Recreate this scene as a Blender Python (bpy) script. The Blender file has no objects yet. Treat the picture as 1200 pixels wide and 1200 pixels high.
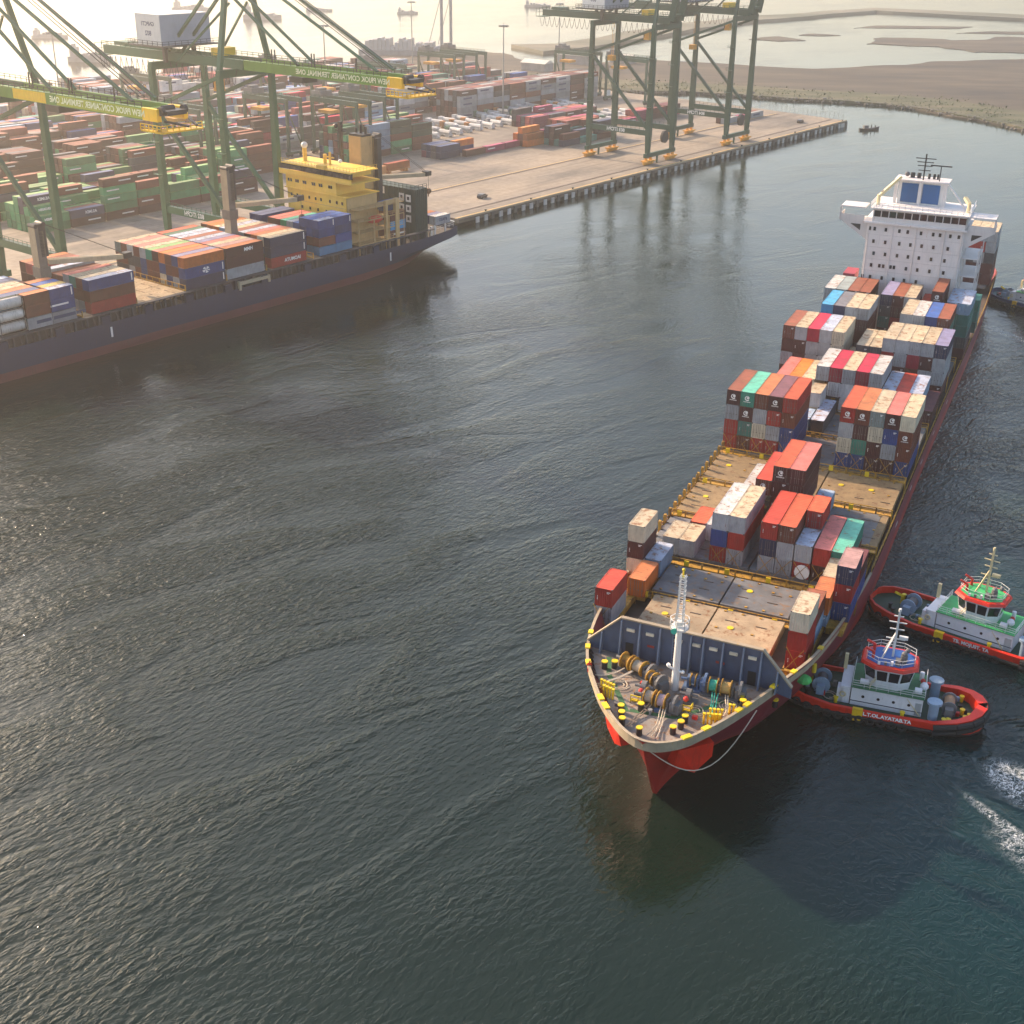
import bpy, bmesh, math, random
from mathutils import Matrix, Vector, noise
from math import radians as R, sin, cos, pi
random.seed(7)
SC = bpy.context.scene
COL = SC.collection
# ---------------------------------------------------------------- camera, world, sun, exposure
CAMZ = 94.488
THETA, ROLL, FPX = 0.4415, 0.0132, 1498.1
cam = bpy.data.cameras.new('camera'); camo = bpy.data.objects.new('camera', cam); COL.objects.link(camo)
cam.sensor_width = 36; cam.sensor_fit = 'HORIZONTAL'; cam.lens = FPX / 1200 * 36
cam.clip_start = 1; cam.clip_end = 30000
_r = Vector((1, 0, 0)); _u = Vector((0, sin(THETA), cos(THETA))); _f = Vector((0, cos(THETA), -sin(THETA)))
_r2 = _r * cos(ROLL) + _u * sin(ROLL); _u2 = -_r * sin(ROLL) + _u * cos(ROLL)
camo.matrix_world = Matrix(((_r2.x, _u2.x, -_f.x, 0), (_r2.y, _u2.y, -_f.y, 0), (_r2.z, _u2.z, -_f.z, CAMZ), (0, 0, 0, 1)))
SC.camera = camo
SUN_EL, SUN_PHI = 26, 38        # elevation; swing from -X towards +Y
sun_vec = Vector((-cos(R(SUN_EL)) * cos(R(SUN_PHI)), cos(R(SUN_EL)) * sin(R(SUN_PHI)), sin(R(SUN_EL))))
wd = bpy.data.worlds.new('World'); SC.world = wd; wd.use_nodes = True
nt = wd.node_tree; nt.nodes.clear()
sky = nt.nodes.new('ShaderNodeTexSky'); sky.sky_type = 'NISHITA'; sky.sun_disc = False
sky.sun_elevation = R(SUN_EL); sky.sun_rotation = math.atan2(sun_vec.x, sun_vec.y)
sky.air_density = 1.2; sky.dust_density = 2.6; sky.ozone_density = 2.6; sky.altitude = 0
bg = nt.nodes.new('ShaderNodeBackground'); bg.inputs[1].default_value = 0.15
out = nt.nodes.new('ShaderNodeOutputWorld')
nt.links.new(sky.outputs[0], bg.inputs[0]); nt.links.new(bg.outputs[0], out.inputs[0])
sl = bpy.data.lights.new('sun', 'SUN'); sl.energy = 3.7; sl.angle = R(1.5); sl.color = (1.0, 0.80, 0.58)
so = bpy.data.objects.new('sun', sl); COL.objects.link(so); so.location = (-200, 100, 300)
so.rotation_euler = sun_vec.to_track_quat('Z', 'Y').to_euler()
SC.view_settings.view_transform = 'Standard'; SC.view_settings.look = 'None'
SC.view_settings.gamma = 1; SC.view_settings.exposure = 1.2; SC.view_settings.use_curve_mapping = False
SC.view_settings.use_white_balance = True; SC.view_settings.white_balance_temperature = 7200; SC.view_settings.white_balance_tint = 15
SC.cycles.use_denoising = True
SC.cycles.max_bounces = 6; SC.cycles.volume_bounces = 1; SC.cycles.transparent_max_bounces = 8
SC.cycles.volume_max_steps = 64

# ---------------------------------------------------------------- materials
MATS = {}
def N(t, k, **kw):
    n = t.nodes.new(k)
    for a, b in kw.items(): setattr(n, a, b)
    return n
def paint(name, col, rough=0.55, var=0.18, rust=0.0, rustcol=(0.16, 0.055, 0.02), scale=0.35, metal=0.0, bump=0.0, streak=True, grime=0.25, space='Object'):
    if name in MATS: return MATS[name]
    m = bpy.data.materials.new(name); m.use_nodes = True; t = m.node_tree; L = t.links.new
    b = t.nodes['Principled BSDF']; b.inputs['Roughness'].default_value = rough; b.inputs['Metallic'].default_value = metal
    tc = N(t, 'ShaderNodeTexCoord'); oi = N(t, 'ShaderNodeObjectInfo')
    mu = N(t, 'ShaderNodeMath', operation='MULTIPLY'); mu.inputs[1].default_value = 90; L(oi.outputs['Random'], mu.inputs[0])
    va = N(t, 'ShaderNodeVectorMath', operation='ADD'); L(tc.outputs[space], va.inputs[0]); L(mu.outputs[0], va.inputs[1])
    n1 = N(t, 'ShaderNodeTexNoise'); n1.inputs['Scale'].default_value = scale; n1.inputs['Detail'].default_value = 7; n1.inputs['Roughness'].default_value = 0.65
    L(va.outputs[0], n1.inputs['Vector'])
    mp = N(t, 'ShaderNodeMapping'); mp.inputs['Scale'].default_value = (1.6, 1.6, 0.22) if streak else (1, 1, 1); L(va.outputs[0], mp.inputs[0])
    n2 = N(t, 'ShaderNodeTexNoise'); n2.inputs['Scale'].default_value = 1.3; n2.inputs['Detail'].default_value = 8; n2.inputs['Roughness'].default_value = 0.7; L(mp.outputs[0], n2.inputs['Vector'])
    mr = N(t, 'ShaderNodeMapRange'); L(n1.outputs[0], mr.inputs[0]); mr.inputs[1].default_value = 0.3; mr.inputs[2].default_value = 0.7
    mr.inputs[3].default_value = 1 - var; mr.inputs[4].default_value = 1 + var
    mr2 = N(t, 'ShaderNodeMapRange'); L(oi.outputs['Random'], mr2.inputs[0]); mr2.inputs[3].default_value = 0.88; mr2.inputs[4].default_value = 1.12
    mm = N(t, 'ShaderNodeMath', operation='MULTIPLY'); L(mr.outputs[0], mm.inputs[0]); L(mr2.outputs[0], mm.inputs[1])
    vs = N(t, 'ShaderNodeVectorMath', operation='SCALE'); vs.inputs[0].default_value = col[:3]; L(mm.outputs[0], vs.inputs['Scale'])
    gr = N(t, 'ShaderNodeMix', data_type='RGBA'); gr.inputs[7].default_value = (col[0] * .35 + .03, col[1] * .35 + .025, col[2] * .35 + .02, 1)
    mr3 = N(t, 'ShaderNodeMapRange'); L(n2.outputs[0], mr3.inputs[0]); mr3.inputs[1].default_value = 0.52; mr3.inputs[2].default_value = 0.75; mr3.inputs[4].default_value = grime * 2
    L(mr3.outputs[0], gr.inputs[0]); L(vs.outputs[0], gr.inputs[6])
    last = gr.outputs[2]
    if rust > 0:
        n3 = N(t, 'ShaderNodeTexNoise'); n3.inputs['Scale'].default_value = 0.9; n3.inputs['Detail'].default_value = 10; n3.inputs['Roughness'].default_value = 0.75; L(mp.outputs[0] if streak else va.outputs[0], n3.inputs['Vector'])
        r3 = N(t, 'ShaderNodeMapRange'); L(n3.outputs[0], r3.inputs[0]); r3.inputs[1].default_value = 0.66 - rust * .3; r3.inputs[2].default_value = 0.74 - rust * .25
        mx = N(t, 'ShaderNodeMix', data_type='RGBA'); mx.inputs[7].default_value = (*rustcol, 1); L(r3.outputs[0], mx.inputs[0]); L(last, mx.inputs[6]); last = mx.outputs[2]
    L(last, b.inputs['Base Color'])
    if bump > 0:
        n4 = N(t, 'ShaderNodeTexNoise'); n4.inputs['Scale'].default_value = 2.5; n4.inputs['Detail'].default_value = 6; L(tc.outputs[space], n4.inputs['Vector'])
        bp = N(t, 'ShaderNodeBump'); bp.inputs['Distance'].default_value = bump; bp.inputs['Strength'].default_value = 1; L(n4.outputs[0], bp.inputs['Height']); L(bp.outputs[0], b.inputs['Normal'])
    MATS[name] = m; return m

# ---------------------------------------------------------------- mesh builder
class MB:
    def __init__(s): s.v = []; s.f = []; s.m = []
    def add(s, vs, fs, mi=0):
        o = len(s.v); s.v += [tuple(p) for p in vs]; s.f += [tuple(i + o for i in f) for f in fs]; s.m += [mi] * len(fs); return s
    def box(s, x0, x1, y0, y1, z0, z1, mi=0, top=None):
        s.add([(x0, y0, z0), (x1, y0, z0), (x1, y1, z0), (x0, y1, z0), (x0, y0, z1), (x1, y0, z1), (x1, y1, z1), (x0, y1, z1)],
              [(3, 2, 1, 0), (0, 1, 5, 4), (1, 2, 6, 5), (2, 3, 7, 6), (3, 0, 4, 7)], mi)
        s.f.append(tuple(len(s.v) - 8 + i for i in (4, 5, 6, 7))); s.m.append(mi if top is None else top); return s
    def beam(s, a, b, w, h=None, mi=0, up=(0, 0, 1)):
        h = h or w; a = Vector(a); b = Vector(b); d = (b - a).normalized(); u = Vector(up)
        if abs(d.dot(u)) > 0.98: u = Vector((0, 1, 0))
        x = d.cross(u).normalized(); z = x.cross(d)
        vs = [p + x * (i * w / 2) + z * (j * h / 2) for p in (a, b) for i, j in ((-1, -1), (1, -1), (1, 1), (-1, 1))]
        s.add(vs, [(0, 1, 2, 3), (7, 6, 5, 4), (0, 4, 5, 1), (1, 5, 6, 2), (2, 6, 7, 3), (3, 7, 4, 0)], mi); return s
    def cyl(s, a, b, r, n=10, r2=None, mi=0, cap=True):
        r2 = r if r2 is None else r2; a = Vector(a); b = Vector(b); d = (b - a).normalized(); u = Vector((0, 0, 1)) if abs(d.z) < .95 else Vector((1, 0, 0))
        x = d.cross(u).normalized(); y = x.cross(d)
        vs = [a + (x * cos(2 * pi * i / n) + y * sin(2 * pi * i / n)) * r for i in range(n)] + [b + (x * cos(2 * pi * i / n) + y * sin(2 * pi * i / n)) * r2 for i in range(n)]
        fs = [(i, i + n, (i + 1) % n + n, (i + 1) % n) for i in range(n)]
        if cap: fs += [tuple(range(n)), tuple(range(2 * n - 1, n - 1, -1))]
        s.add(vs, fs, mi); return s
    def tube(s, pts, r, n=6, mi=0):
        for a, b in zip(pts, pts[1:]): s.cyl(a, b, r, n, mi=mi)
        return s
    def prism(s, pts, z0, z1, mi=0, top=None):
        n = len(pts); A = sum(pts[i][0] * pts[(i + 1) % n][1] - pts[(i + 1) % n][0] * pts[i][1] for i in range(n))
        if A < 0: pts = pts[::-1]
        s.add([(x, y, z0) for x, y in pts] + [(x, y, z1) for x, y in pts], [tuple(range(n - 1, -1, -1))] + [(i, (i + 1) % n, (i + 1) % n + n, i + n) for i in range(n)], mi)
        s.f.append(tuple(len(s.v) - n + i for i in range(n))); s.m.append(mi if top is None else top); return s
    def ball(s, c, r, n=8, k=5, sz=1.0, mi=0):
        vs = [(c[0], c[1], c[2] - r * sz)]
        for j in range(1, k):
            a = -pi / 2 + pi * j / k
            vs += [(c[0] + r * cos(a) * cos(2 * pi * i / n), c[1] + r * cos(a) * sin(2 * pi * i / n), c[2] + r * sz * sin(a)) for i in range(n)]
        vs.append((c[0], c[1], c[2] + r * sz)); fs = [(0, 1 + (i + 1) % n, 1 + i) for i in range(n)]
        for j in range(k - 2):
            fs += [(1 + j * n + i, 1 + j * n + (i + 1) % n, 1 + (j + 1) * n + (i + 1) % n, 1 + (j + 1) * n + i) for i in range(n)]
        e = len(vs) - 1; fs += [(1 + (k - 2) * n + i, 1 + (k - 2) * n + (i + 1) % n, e) for i in range(n)]
        s.add(vs, fs, mi); return s
    def rail(s, pts, h=1.05, step=1.6, r=0.045, mids=1, mi=0):
        for a, b in zip(pts, pts[1:]):
            a = Vector(a); b = Vector(b); n = max(1, int((b - a).length / step))
            for i in range(n + 1):
                p = a.lerp(b, i / n); s.beam(p, p + Vector((0, 0, h)), r * 1.6, mi=mi)
            for j in range(1, mids + 2):
                o = Vector((0, 0, h * j / (mids + 1))); s.beam(a + o, b + o, r * 1.6, mi=mi)
        return s
    def mesh(s, name, mats):
        me = bpy.data.meshes.new(name); me.from_pydata(s.v, [], s.f)
        for m in mats: me.materials.append(m)
        if len(mats) > 1: me.polygons.foreach_set('material_index', s.m)
        me.validate(); me.update(); return me
    def build(s, name, mats, parent=None, smooth=False):
        if not isinstance(mats, (list, tuple)): mats = [mats]
        me = s.mesh(name, mats); o = bpy.data.objects.new(name, me); COL.objects.link(o)
        if parent: o.parent = parent
        if smooth:
            me.polygons.foreach_set('use_smooth', [True] * len(me.polygons)); me.update()
            if hasattr(me, 'set_sharp_from_angle'): me.set_sharp_from_angle(angle=R(35))
        return o
def tag(o, label=None, cat=None, group=None, kind=None):
    if label: o['label'] = label
    if cat: o['category'] = cat
    if group: o['group'] = group
    if kind: o['kind'] = kind
    return o
def empty(name, loc=(0, 0, 0), rz=0):
    o = bpy.data.objects.new(name, None); COL.objects.link(o); o.location = loc; o.rotation_euler = (0, 0, rz); o.empty_display_size = 2; return o
def inst(name, me, parent=None, loc=(0, 0, 0), rz=0):
    o = bpy.data.objects.new(name, me); COL.objects.link(o); o.location = loc; o.rotation_euler = (0, 0, rz)
    if parent: o.parent = parent
    return o
def copy_tree(o, parent=None):
    c = o.copy(); COL.objects.link(c); c.parent = parent
    for ch in list(o.children): copy_tree(ch, c)
    return c
_tx = {}
def text_mesh(s, size, mat, mirror=False, bold=0.0, depth=0.0):
    k = (s, size, mat.name, mirror, bold)
    if k in _tx: return _tx[k]
    c = bpy.data.curves.new('lettering', 'FONT'); c.body = s; c.size = size; c.align_x = 'CENTER'; c.align_y = 'CENTER'; c.offset = bold; c.resolution_u = 2
    o = bpy.data.objects.new('lettering', c); COL.objects.link(o)
    me = bpy.data.meshes.new_from_object(o); bpy.data.objects.remove(o)
    if mirror: me.transform(Matrix.Scale(-1, 4, (1, 0, 0)))
    me.materials.clear(); me.materials.append(mat); me.name = 'lettering'; _tx[k] = me; return me
def letter(s, size, mat, parent, loc, xdir, updir, mirror=False, bold=0.0, name='lettering'):
    """flat lettering: reads along xdir, up along updir, placed at loc in the parent's frame"""
    o = bpy.data.objects.new(name, text_mesh(s, size, mat, mirror, bold)); COL.objects.link(o)
    x = Vector(xdir).normalized(); y = Vector(updir).normalized(); z = x.cross(y)
    o.parent = parent; o.matrix_local = Matrix(((x.x, y.x, z.x, loc[0]), (x.y, y.y, z.y, loc[1]), (x.z, y.z, z.z, loc[2]), (0, 0, 0, 1))); return o

# frames: main ship (v right, u aft, w up) and quay (x seaward, q along the quay, z up)
HD, SO = 0.41342, (52.413, 206.396)
QH, QO = 0.66488, (-14.256, 423.0)
M_SHIP = Matrix.Translation((*SO, 0)) @ Matrix.Rotation(-HD, 4, 'Z')
M_QUAY = Matrix.Translation((*QO, 0)) @ Matrix.Rotation(-QH, 4, 'Z')
def sp(v, u, w=0): return M_SHIP @ Vector((v, u, w))
def qp(x, q, z=0): return M_QUAY @ Vector((x, q, z))
# ---------------------------------------------------------------- water
def water_material():
    m = bpy.data.materials.new('harbour_water'); m.use_nodes = True; t = m.node_tree; L = t.links.new
    b = t.nodes['Principled BSDF']; b.inputs['IOR'].default_value = 1.333
    geo = N(t, 'ShaderNodeNewGeometry'); P = geo.outputs['Position']
    def mth(op, a, c=None, clamp=False):
        n = N(t, 'ShaderNodeMath', operation=op); n.use_clamp = clamp
        for i, v in enumerate((a, c)):
            if v is None: continue
            if hasattr(v, 'links'): L(v, n.inputs[i])
            else: n.inputs[i].default_value = v
        return n.outputs[0]
    def noise_(scale, rot=0, sx=1, sy=1, det=4, rough=.55, dist=0.0):
        mp = N(t, 'ShaderNodeMapping'); mp.inputs['Rotation'].default_value = (0, 0, rot); L(P, mp.inputs[0])
        m2 = N(t, 'ShaderNodeMapping'); m2.inputs['Scale'].default_value = (sx, sy, 1); L(mp.outputs[0], m2.inputs[0])
        n = N(t, 'ShaderNodeTexNoise'); n.inputs['Scale'].default_value = scale; n.inputs['Detail'].default_value = det; n.inputs['Roughness'].default_value = rough; n.inputs['Distortion'].default_value = dist
        L(m2.outputs[0], n.inputs['Vector']); return n.outputs[0]
    def rng(v, a, c, lo=0.0, hi=1.0):
        n = N(t, 'ShaderNodeMapRange'); n.interpolation_type = 'SMOOTHSTEP'; L(v, n.inputs[0])
        for i, x in zip((1, 2, 3, 4), (a, c, lo, hi)): n.inputs[i].default_value = x
        return n.outputs[0]
    def ell(cx, cy, rx, ry, rot, soft=0.5):
        s = N(t, 'ShaderNodeVectorMath', operation='SUBTRACT'); s.inputs[1].default_value = (cx, cy, 0); L(P, s.inputs[0])
        mp = N(t, 'ShaderNodeMapping'); mp.inputs['Rotation'].default_value = (0, 0, rot); L(s.outputs[0], mp.inputs[0])
        m2 = N(t, 'ShaderNodeMapping'); m2.inputs['Scale'].default_value = (1 / rx, 1 / ry, 0); L(mp.outputs[0], m2.inputs[0])
        ln = N(t, 'ShaderNodeVectorMath', operation='LENGTH'); L(m2.outputs[0], ln.inputs[0])
        return rng(ln.outputs['Value'], 1 - soft, 1, 1, 0)
    # ripples: crests broken and slanted, three scales, patchy strength
    w1 = noise_(1.45, R(-50), .45, 1.0, 3, .55, .4)
    w2 = noise_(0.75, R(-28), .6, 1.0, 2, .5, .5)
    w3 = noise_(2.1, R(-60), .5, 1.0, 2, .55, .3)
    w4 = noise_(0.07, R(-40), .6, 1.2, 2, .5)
    h = mth('ADD', mth('ADD', mth('MULTIPLY', w1, .58), mth('MULTIPLY', w2, .34)), mth('ADD', mth('MULTIPLY', w3, .10), mth('MULTIPLY', w4, .25)))
    patch = mth('MULTIPLY', rng(noise_(0.012, R(30), 1, .6, 3, .5, .8), .38, .62, .55, 1.25), rng(noise_(0.05, R(-40), .5, 1.2, 3, .55, 1.2), .36, .62, .55, 1.25))
    windy = mth('ADD', 1.0, mth('MULTIPLY', ell(-110, 230, 130, 120, 0, .8), .5))
    lp = qp(36, -115)
    lee = mth('SUBTRACT', 1.0, mth('MULTIPLY', ell(lp.x, lp.y, 26, 120, QH, .6), .62))
    patch = mth('MULTIPLY', mth('MULTIPLY', patch, windy), lee)
    sxyz = N(t, 'ShaderNodeSeparateXYZ'); L(P, sxyz.inputs[0]); fetch = rng(sxyz.outputs[1], 170, 430, 1.0, .2)
    patch = mth('MULTIPLY', mth('MULTIPLY', patch, fetch), rng(sxyz.outputs[1], 70, 185, .55, 1.0))
    calm = mth('MAXIMUM', ell(54, 110, 34, 46, 0, .9), ell(66, 170, 24, 36, 0, .7))
    bowc = mth('SUBTRACT', 1.0, mth('MULTIPLY', ell(26, 112, 18, 26, 0, .8), .65)); patch = mth('MULTIPLY', patch, bowc)
    calmf = mth('SUBTRACT', 1.0, mth('MULTIPLY', calm, .72))
    h = mth('MULTIPLY', h, mth('MULTIPLY', patch, calmf))
    # wash rings pushed out by the tug's propeller
    s = N(t, 'ShaderNodeVectorMath', operation='SUBTRACT'); s.inputs[1].default_value = (66, 127, 0); L(P, s.inputs[0])
    nd = noise_(0.12, 0, 1, 1, 2)
    ln = N(t, 'ShaderNodeVectorMath', operation='LENGTH'); L(s.outputs[0], ln.inputs[0])
    ph = mth('ADD', mth('MULTIPLY', ln.outputs['Value'], 3.1), mth('MULTIPLY', nd, 22))
    ring = mth('MULTIPLY', mth('SINE', ph), mth('MULTIPLY', rng(ln.outputs['Value'], 8, 26, 1, 0), rng(noise_(.2, 0, 1, 1, 2), .42, .62)))
    h = mth('ADD', h, mth('MULTIPLY', ring, .18))
    sw = noise_(0.35, 0, 1, 1, 3, .6, 3.5)
    h = mth('ADD', h, mth('MULTIPLY', mth('MULTIPLY', sw, calm), .45))
    bp = N(t, 'ShaderNodeBump'); bp.inputs['Distance'].default_value = 0.5; bp.inputs['Strength'].default_value = 1.0
    L(h, bp.inputs['Height']); L(bp.outputs[0], b.inputs['Normal'])
    # murky green body colour, bluer where the wash has stirred it
    mx = N(t, 'ShaderNodeMix', data_type='RGBA'); mx.inputs[6].default_value = (0.007, 0.016, 0.011, 1); mx.inputs[7].default_value = (0.004, 0.024, 0.026, 1); L(calm, mx.inputs[0])
    # foam in torn threads
    f1 = noise_(0.55, R(35), 1, .45, 3, .6, 1.6); f2 = noise_(0.9, 0, 1, 1, 4, .6, 2.0); f3 = noise_(2.6, 0, 1, 1, 4, .7, 1.0)
    def thread(f, k): return mth('SUBTRACT', 1.0, mth('MULTIPLY', mth('ABSOLUTE', mth('SUBTRACT', f, .5)), k), True)
    e1 = ell(60.5, 124.6, 2.6, 6.6, R(-25), .9); e2 = ell(57.0, 116.5, 1.3, 10.5, R(-24), .9); e3 = ell(121, 311, 3, 22, R(-24), .8); e4 = ell(48, 162, 3, 6, R(-20), .9); e5 = ell(60, 112, 3, 8, R(-30), .9)
    web = mth('MULTIPLY', mth('MAXIMUM', thread(f1, 22), mth('MULTIPLY', thread(f2, 24), .8)), mth('MULTIPLY', rng(f3, .38, .6, .35, 1), rng(noise_(.3, 0, 1, 1, 2, .5, 1.0), .38, .54, .35, 1)))
    b1 = ell(62, 124.6, 5.2, 8.5, R(-25), 1.0); b2 = ell(57.6, 116.2, 1.6, 12.5, R(-26), 1.0); b3 = ell(58.5, 111, 4.2, 11, R(-28), 1.0)
    solid = mth('MULTIPLY', mth('MULTIPLY', rng(f3, .48, .62), rng(f2, .46, .56)), mth('MAXIMUM', rng(b1, .2, .8), rng(b2, .2, .9)))
    fo = mth('MAXIMUM', mth('MULTIPLY', web, mth('MAXIMUM', mth('MAXIMUM', rng(b1, .05, .5), mth('MULTIPLY', rng(b2, .1, .8), .7)), mth('MAXIMUM', mth('MULTIPLY', rng(b3, .1, .8), .75), mth('MAXIMUM', mth('MULTIPLY', e3, .45), mth('MULTIPLY', e4, .15))))), solid)
    fx = N(t, 'ShaderNodeMix', data_type='RGBA'); fx.inputs[7].default_value = (.75, .78, .78, 1); L(fo, fx.inputs[0]); L(mx.outputs[2], fx.inputs[6])
    L(fx.outputs[2], b.inputs['Base Color'])
    L(rng(fo, 0, 1, .07, .6), b.inputs['Roughness'])
    return m
WATER = water_material()
mb = MB(); mb.add([(-9000, -3000, 0), (9000, -3000, 0), (9000, 12000, 0), (-9000, 12000, 0)], [(0, 1, 2, 3)])
tag(mb.build('harbour_water', WATER), kind='structure')

# haze: one closed box of even air
hm = bpy.data.materials.new('haze'); hm.use_nodes = True; t = hm.node_tree; t.nodes.clear()
ho = N(t, 'ShaderNodeOutputMaterial'); hv = N(t, 'ShaderNodeVolumePrincipled'); hv.inputs['Density'].default_value = 0.00029
hv.inputs['Color'].default_value = (0.97, 0.93, 0.89, 1); hv.inputs['Anisotropy'].default_value = 0.8; t.links.new(hv.outputs[0], ho.inputs['Volume'])
tag(MB().box(-1600, 2000, -300, 2600, -5, 125).build('haze', hm), kind='stuff')

# ---------------------------------------------------------------- land, breakwater, flats
def ragged(pts, step=14, amp=5, seed=0, opened=False):
    o = []; n = len(pts)
    for i in range(n - 1 if opened else n):
        a = Vector(pts[i]); b = Vector(pts[(i + 1) % n]); k = max(1, int((b - a).length / step)); nr = (b - a).normalized(); nr = Vector((-nr.y, nr.x))
        for j in range(k):
            p = a.lerp(b, j / k); o.append(p + nr * (noise.noise(Vector((p.x * .02 + seed, p.y * .02, 0))) * amp * 2 + noise.noise(Vector((p.x * .09, p.y * .09 + seed, 3))) * amp * .8))
    return [(p.x, p.y) for p in o]
def ground_mat(name, c1, c2, c3, s=.028, rough=.95):
    m = bpy.data.materials.new(name); m.use_nodes = True; t = m.node_tree; L = t.links.new; b = t.nodes['Principled BSDF']; b.inputs['Roughness'].default_value = rough
    g = N(t, 'ShaderNodeNewGeometry'); mp = N(t, 'ShaderNodeMapping'); mp.inputs['Scale'].default_value = (.45, 1.6, 1); mp.inputs['Rotation'].default_value = (0, 0, R(20)); L(g.outputs[0], mp.inputs[0])
    n = N(t, 'ShaderNodeTexNoise'); n.inputs['Scale'].default_value = s; n.inputs['Detail'].default_value = 8; n.inputs['Roughness'].default_value = .62; L(mp.outputs[0], n.inputs[0])
    cr = N(t, 'ShaderNodeValToRGB'); cr.color_ramp.elements[0].position = .36; cr.color_ramp.elements[0].color = (*c1, 1); cr.color_ramp.elements[1].position = .66; cr.color_ramp.elements[1].color = (*c3, 1)
    e = cr.color_ramp.elements.new(.5); e.color = (*c2, 1); L(n.outputs[0], cr.inputs[0]); L(cr.outputs[0], b.inputs['Base Color']); return m
MUD = ground_mat('mudflat', (.018, .018, .020), (.050, .040, .030), (.10, .078, .055))
SAND = ground_mat('far_land', (.06, .075, .05), (.11, .11, .08), (.18, .16, .12), .012)
GRASS = ground_mat('bank_grass', (.035, .045, .02), (.07, .075, .035), (.13, .11, .07), .05)
ROCK = paint('rock', (.16, .15, .13), .9, .4, scale=.5, streak=False, space='Object', bump=.5)
SHORE = [(-24, 810), (-3, 800), (17, 786), (46, 773), (64, 756), (94, 759), (126, 747), (152, 732), (176, 728), (199, 717), (221, 696), (235, 670), (241, 651), (246, 635), (252, 587), (260, 530)]
MTOP = [(521, 1044), (357, 968), (312, 951), (284, 948), (264, 924), (223, 903), (193, 885), (146, 910), (113, 922), (78, 928), (48, 903), (8, 909), (-10, 963), (-60, 979), (-101, 961), (-95, 896), (-58, 851)]
tag(MB().prism(ragged(SHORE + [(900, 500), (900, 1044)] + MTOP, 14, 5), -1.5, .7).build('tidal_land', MUD), kind='structure')
# grassy bank along the channel with a rubble edge
def offset_line(pts, d):
    o = []
    for i, p in enumerate(pts):
        a = Vector(pts[max(0, i - 1)]); b = Vector(pts[min(len(pts) - 1, i + 1)]); n = (b - a).normalized(); n = Vector((-n.y, n.x)); q = Vector(p) + n * d; o.append((q.x, q.y))
    return o
sh = ragged(SHORE, 10, 3, 0, True)
tag(MB().prism(sh + offset_line(sh, 40)[::-1], .2, 1.5).build('grassy_bank', GRASS), kind='structure')
rb = MB()
for i in range(2200):
    k = random.random() * (len(sh) - 2); j = int(k); a = Vector(sh[j]).lerp(Vector(sh[j + 1]), k - j); r_ = random.uniform(.3, 1.0)
    rb.ball((a.x + random.gauss(1.5, 1.8), a.y + random.gauss(1.5, 1.8), random.uniform(.1, 1.4)), r_, 5, 3, .7)
tag(rb.build('rubble_shore', ROCK), kind='stuff')
LEAF = paint('scrub_leaf', (.045, .075, .02), .8, .5, scale=.4, streak=False)
sc = MB()
for i in range(260):
    k = random.random() * (len(sh) - 2); j = int(k); a = Vector(offset_line(sh, random.choice((5, 8, 20, 36)))[j])
    for q in range(6):
        c = Vector((a.x + random.gauss(0, 3), a.y + random.gauss(0, 3), 1.4 + random.random() * 1.8)); s_ = random.uniform(.5, 1.4)
        d1 = Vector([random.uniform(-1, 1) for _ in range(3)]) * s_; d2 = Vector([random.uniform(-1, 1) for _ in range(3)]) * s_
        sc.add([c, c + d1, c + d2], [(0, 1, 2)])
tag(sc.build('shore_scrub', LEAF), kind='stuff')
MUD2 = [(378, 1013), (342, 1021), (330, 1065), (297, 1068), (272, 1079), (303, 1133), (342, 1126), (358, 1115), (406, 1154), (431, 1151), (900, 1181), (900, 1010), (418, 1008)]
for nm, pl, z in (('mud_flat', MUD2, .35), ('mud_islet', [(188, 1104), (215, 1134), (222, 1121), (232, 1101), (209, 1090)], .3), ('mud_islet', [(235, 1149), (250, 1165), (271, 1154), (251, 1142)], .3),
                  ('mud_islet', [(300, 1230), (330, 1262), (420, 1262), (400, 1236)], .25), ('mud_islet', [(380, 1190), (420, 1215), (520, 1222), (560, 1190)], .25)):
    tag(MB().prism(ragged(pl, 9, 7 if nm == 'mud_flat' else 3, 5), -1, z).build(nm, MUD), kind='structure')
BU = [(-5, 1011), (28, 1022), (63, 1082), (112, 1176), (176, 1267), (225, 1326), (381, 1469), (442, 1442), (515, 1397), (900, 1220)]
BL = [(900, 1160), (487, 1350), (420, 1395), (372, 1432), (212, 1264), (165, 1190), (105, 1095), (59, 1007), (20, 965)]
tag(MB().prism(ragged(BU + BL, 20, 3, 2), -1, 2.4).build('breakwater', SAND), kind='structure')
# ---------------------------------------------------------------- quay and yard paving
CONC = bpy.data.materials.new('quay_concrete'); CONC.use_nodes = True; t = CONC.node_tree; L = t.links.new; b = t.nodes['Principled BSDF']; b.inputs['Roughness'].default_value = .85
tc = N(t, 'ShaderNodeTexCoord'); n1 = N(t, 'ShaderNodeTexNoise'); n1.inputs['Scale'].default_value = .035; n1.inputs['Detail'].default_value = 9; n1.inputs['Roughness'].default_value = .6
mp = N(t, 'ShaderNodeMapping'); mp.inputs['Scale'].default_value = (1.6, .5, 1); L(tc.outputs['Object'], mp.inputs[0]); L(mp.outputs[0], n1.inputs[0])
cr = N(t, 'ShaderNodeValToRGB'); E_ = cr.color_ramp.elements; E_[0].position = .34; E_[0].color = (.125, .11, .095, 1); E_[1].position = .62; E_[1].color = (.33, .265, .20, 1); e = E_.new(.47); e.color = (.245, .205, .165, 1)
L(n1.outputs[0], cr.inputs[0])
n2 = N(t, 'ShaderNodeTexNoise'); n2.inputs['Scale'].default_value = .5; n2.inputs['Detail'].default_value = 8; L(tc.outputs['Object'], n2.inputs[0])
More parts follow.
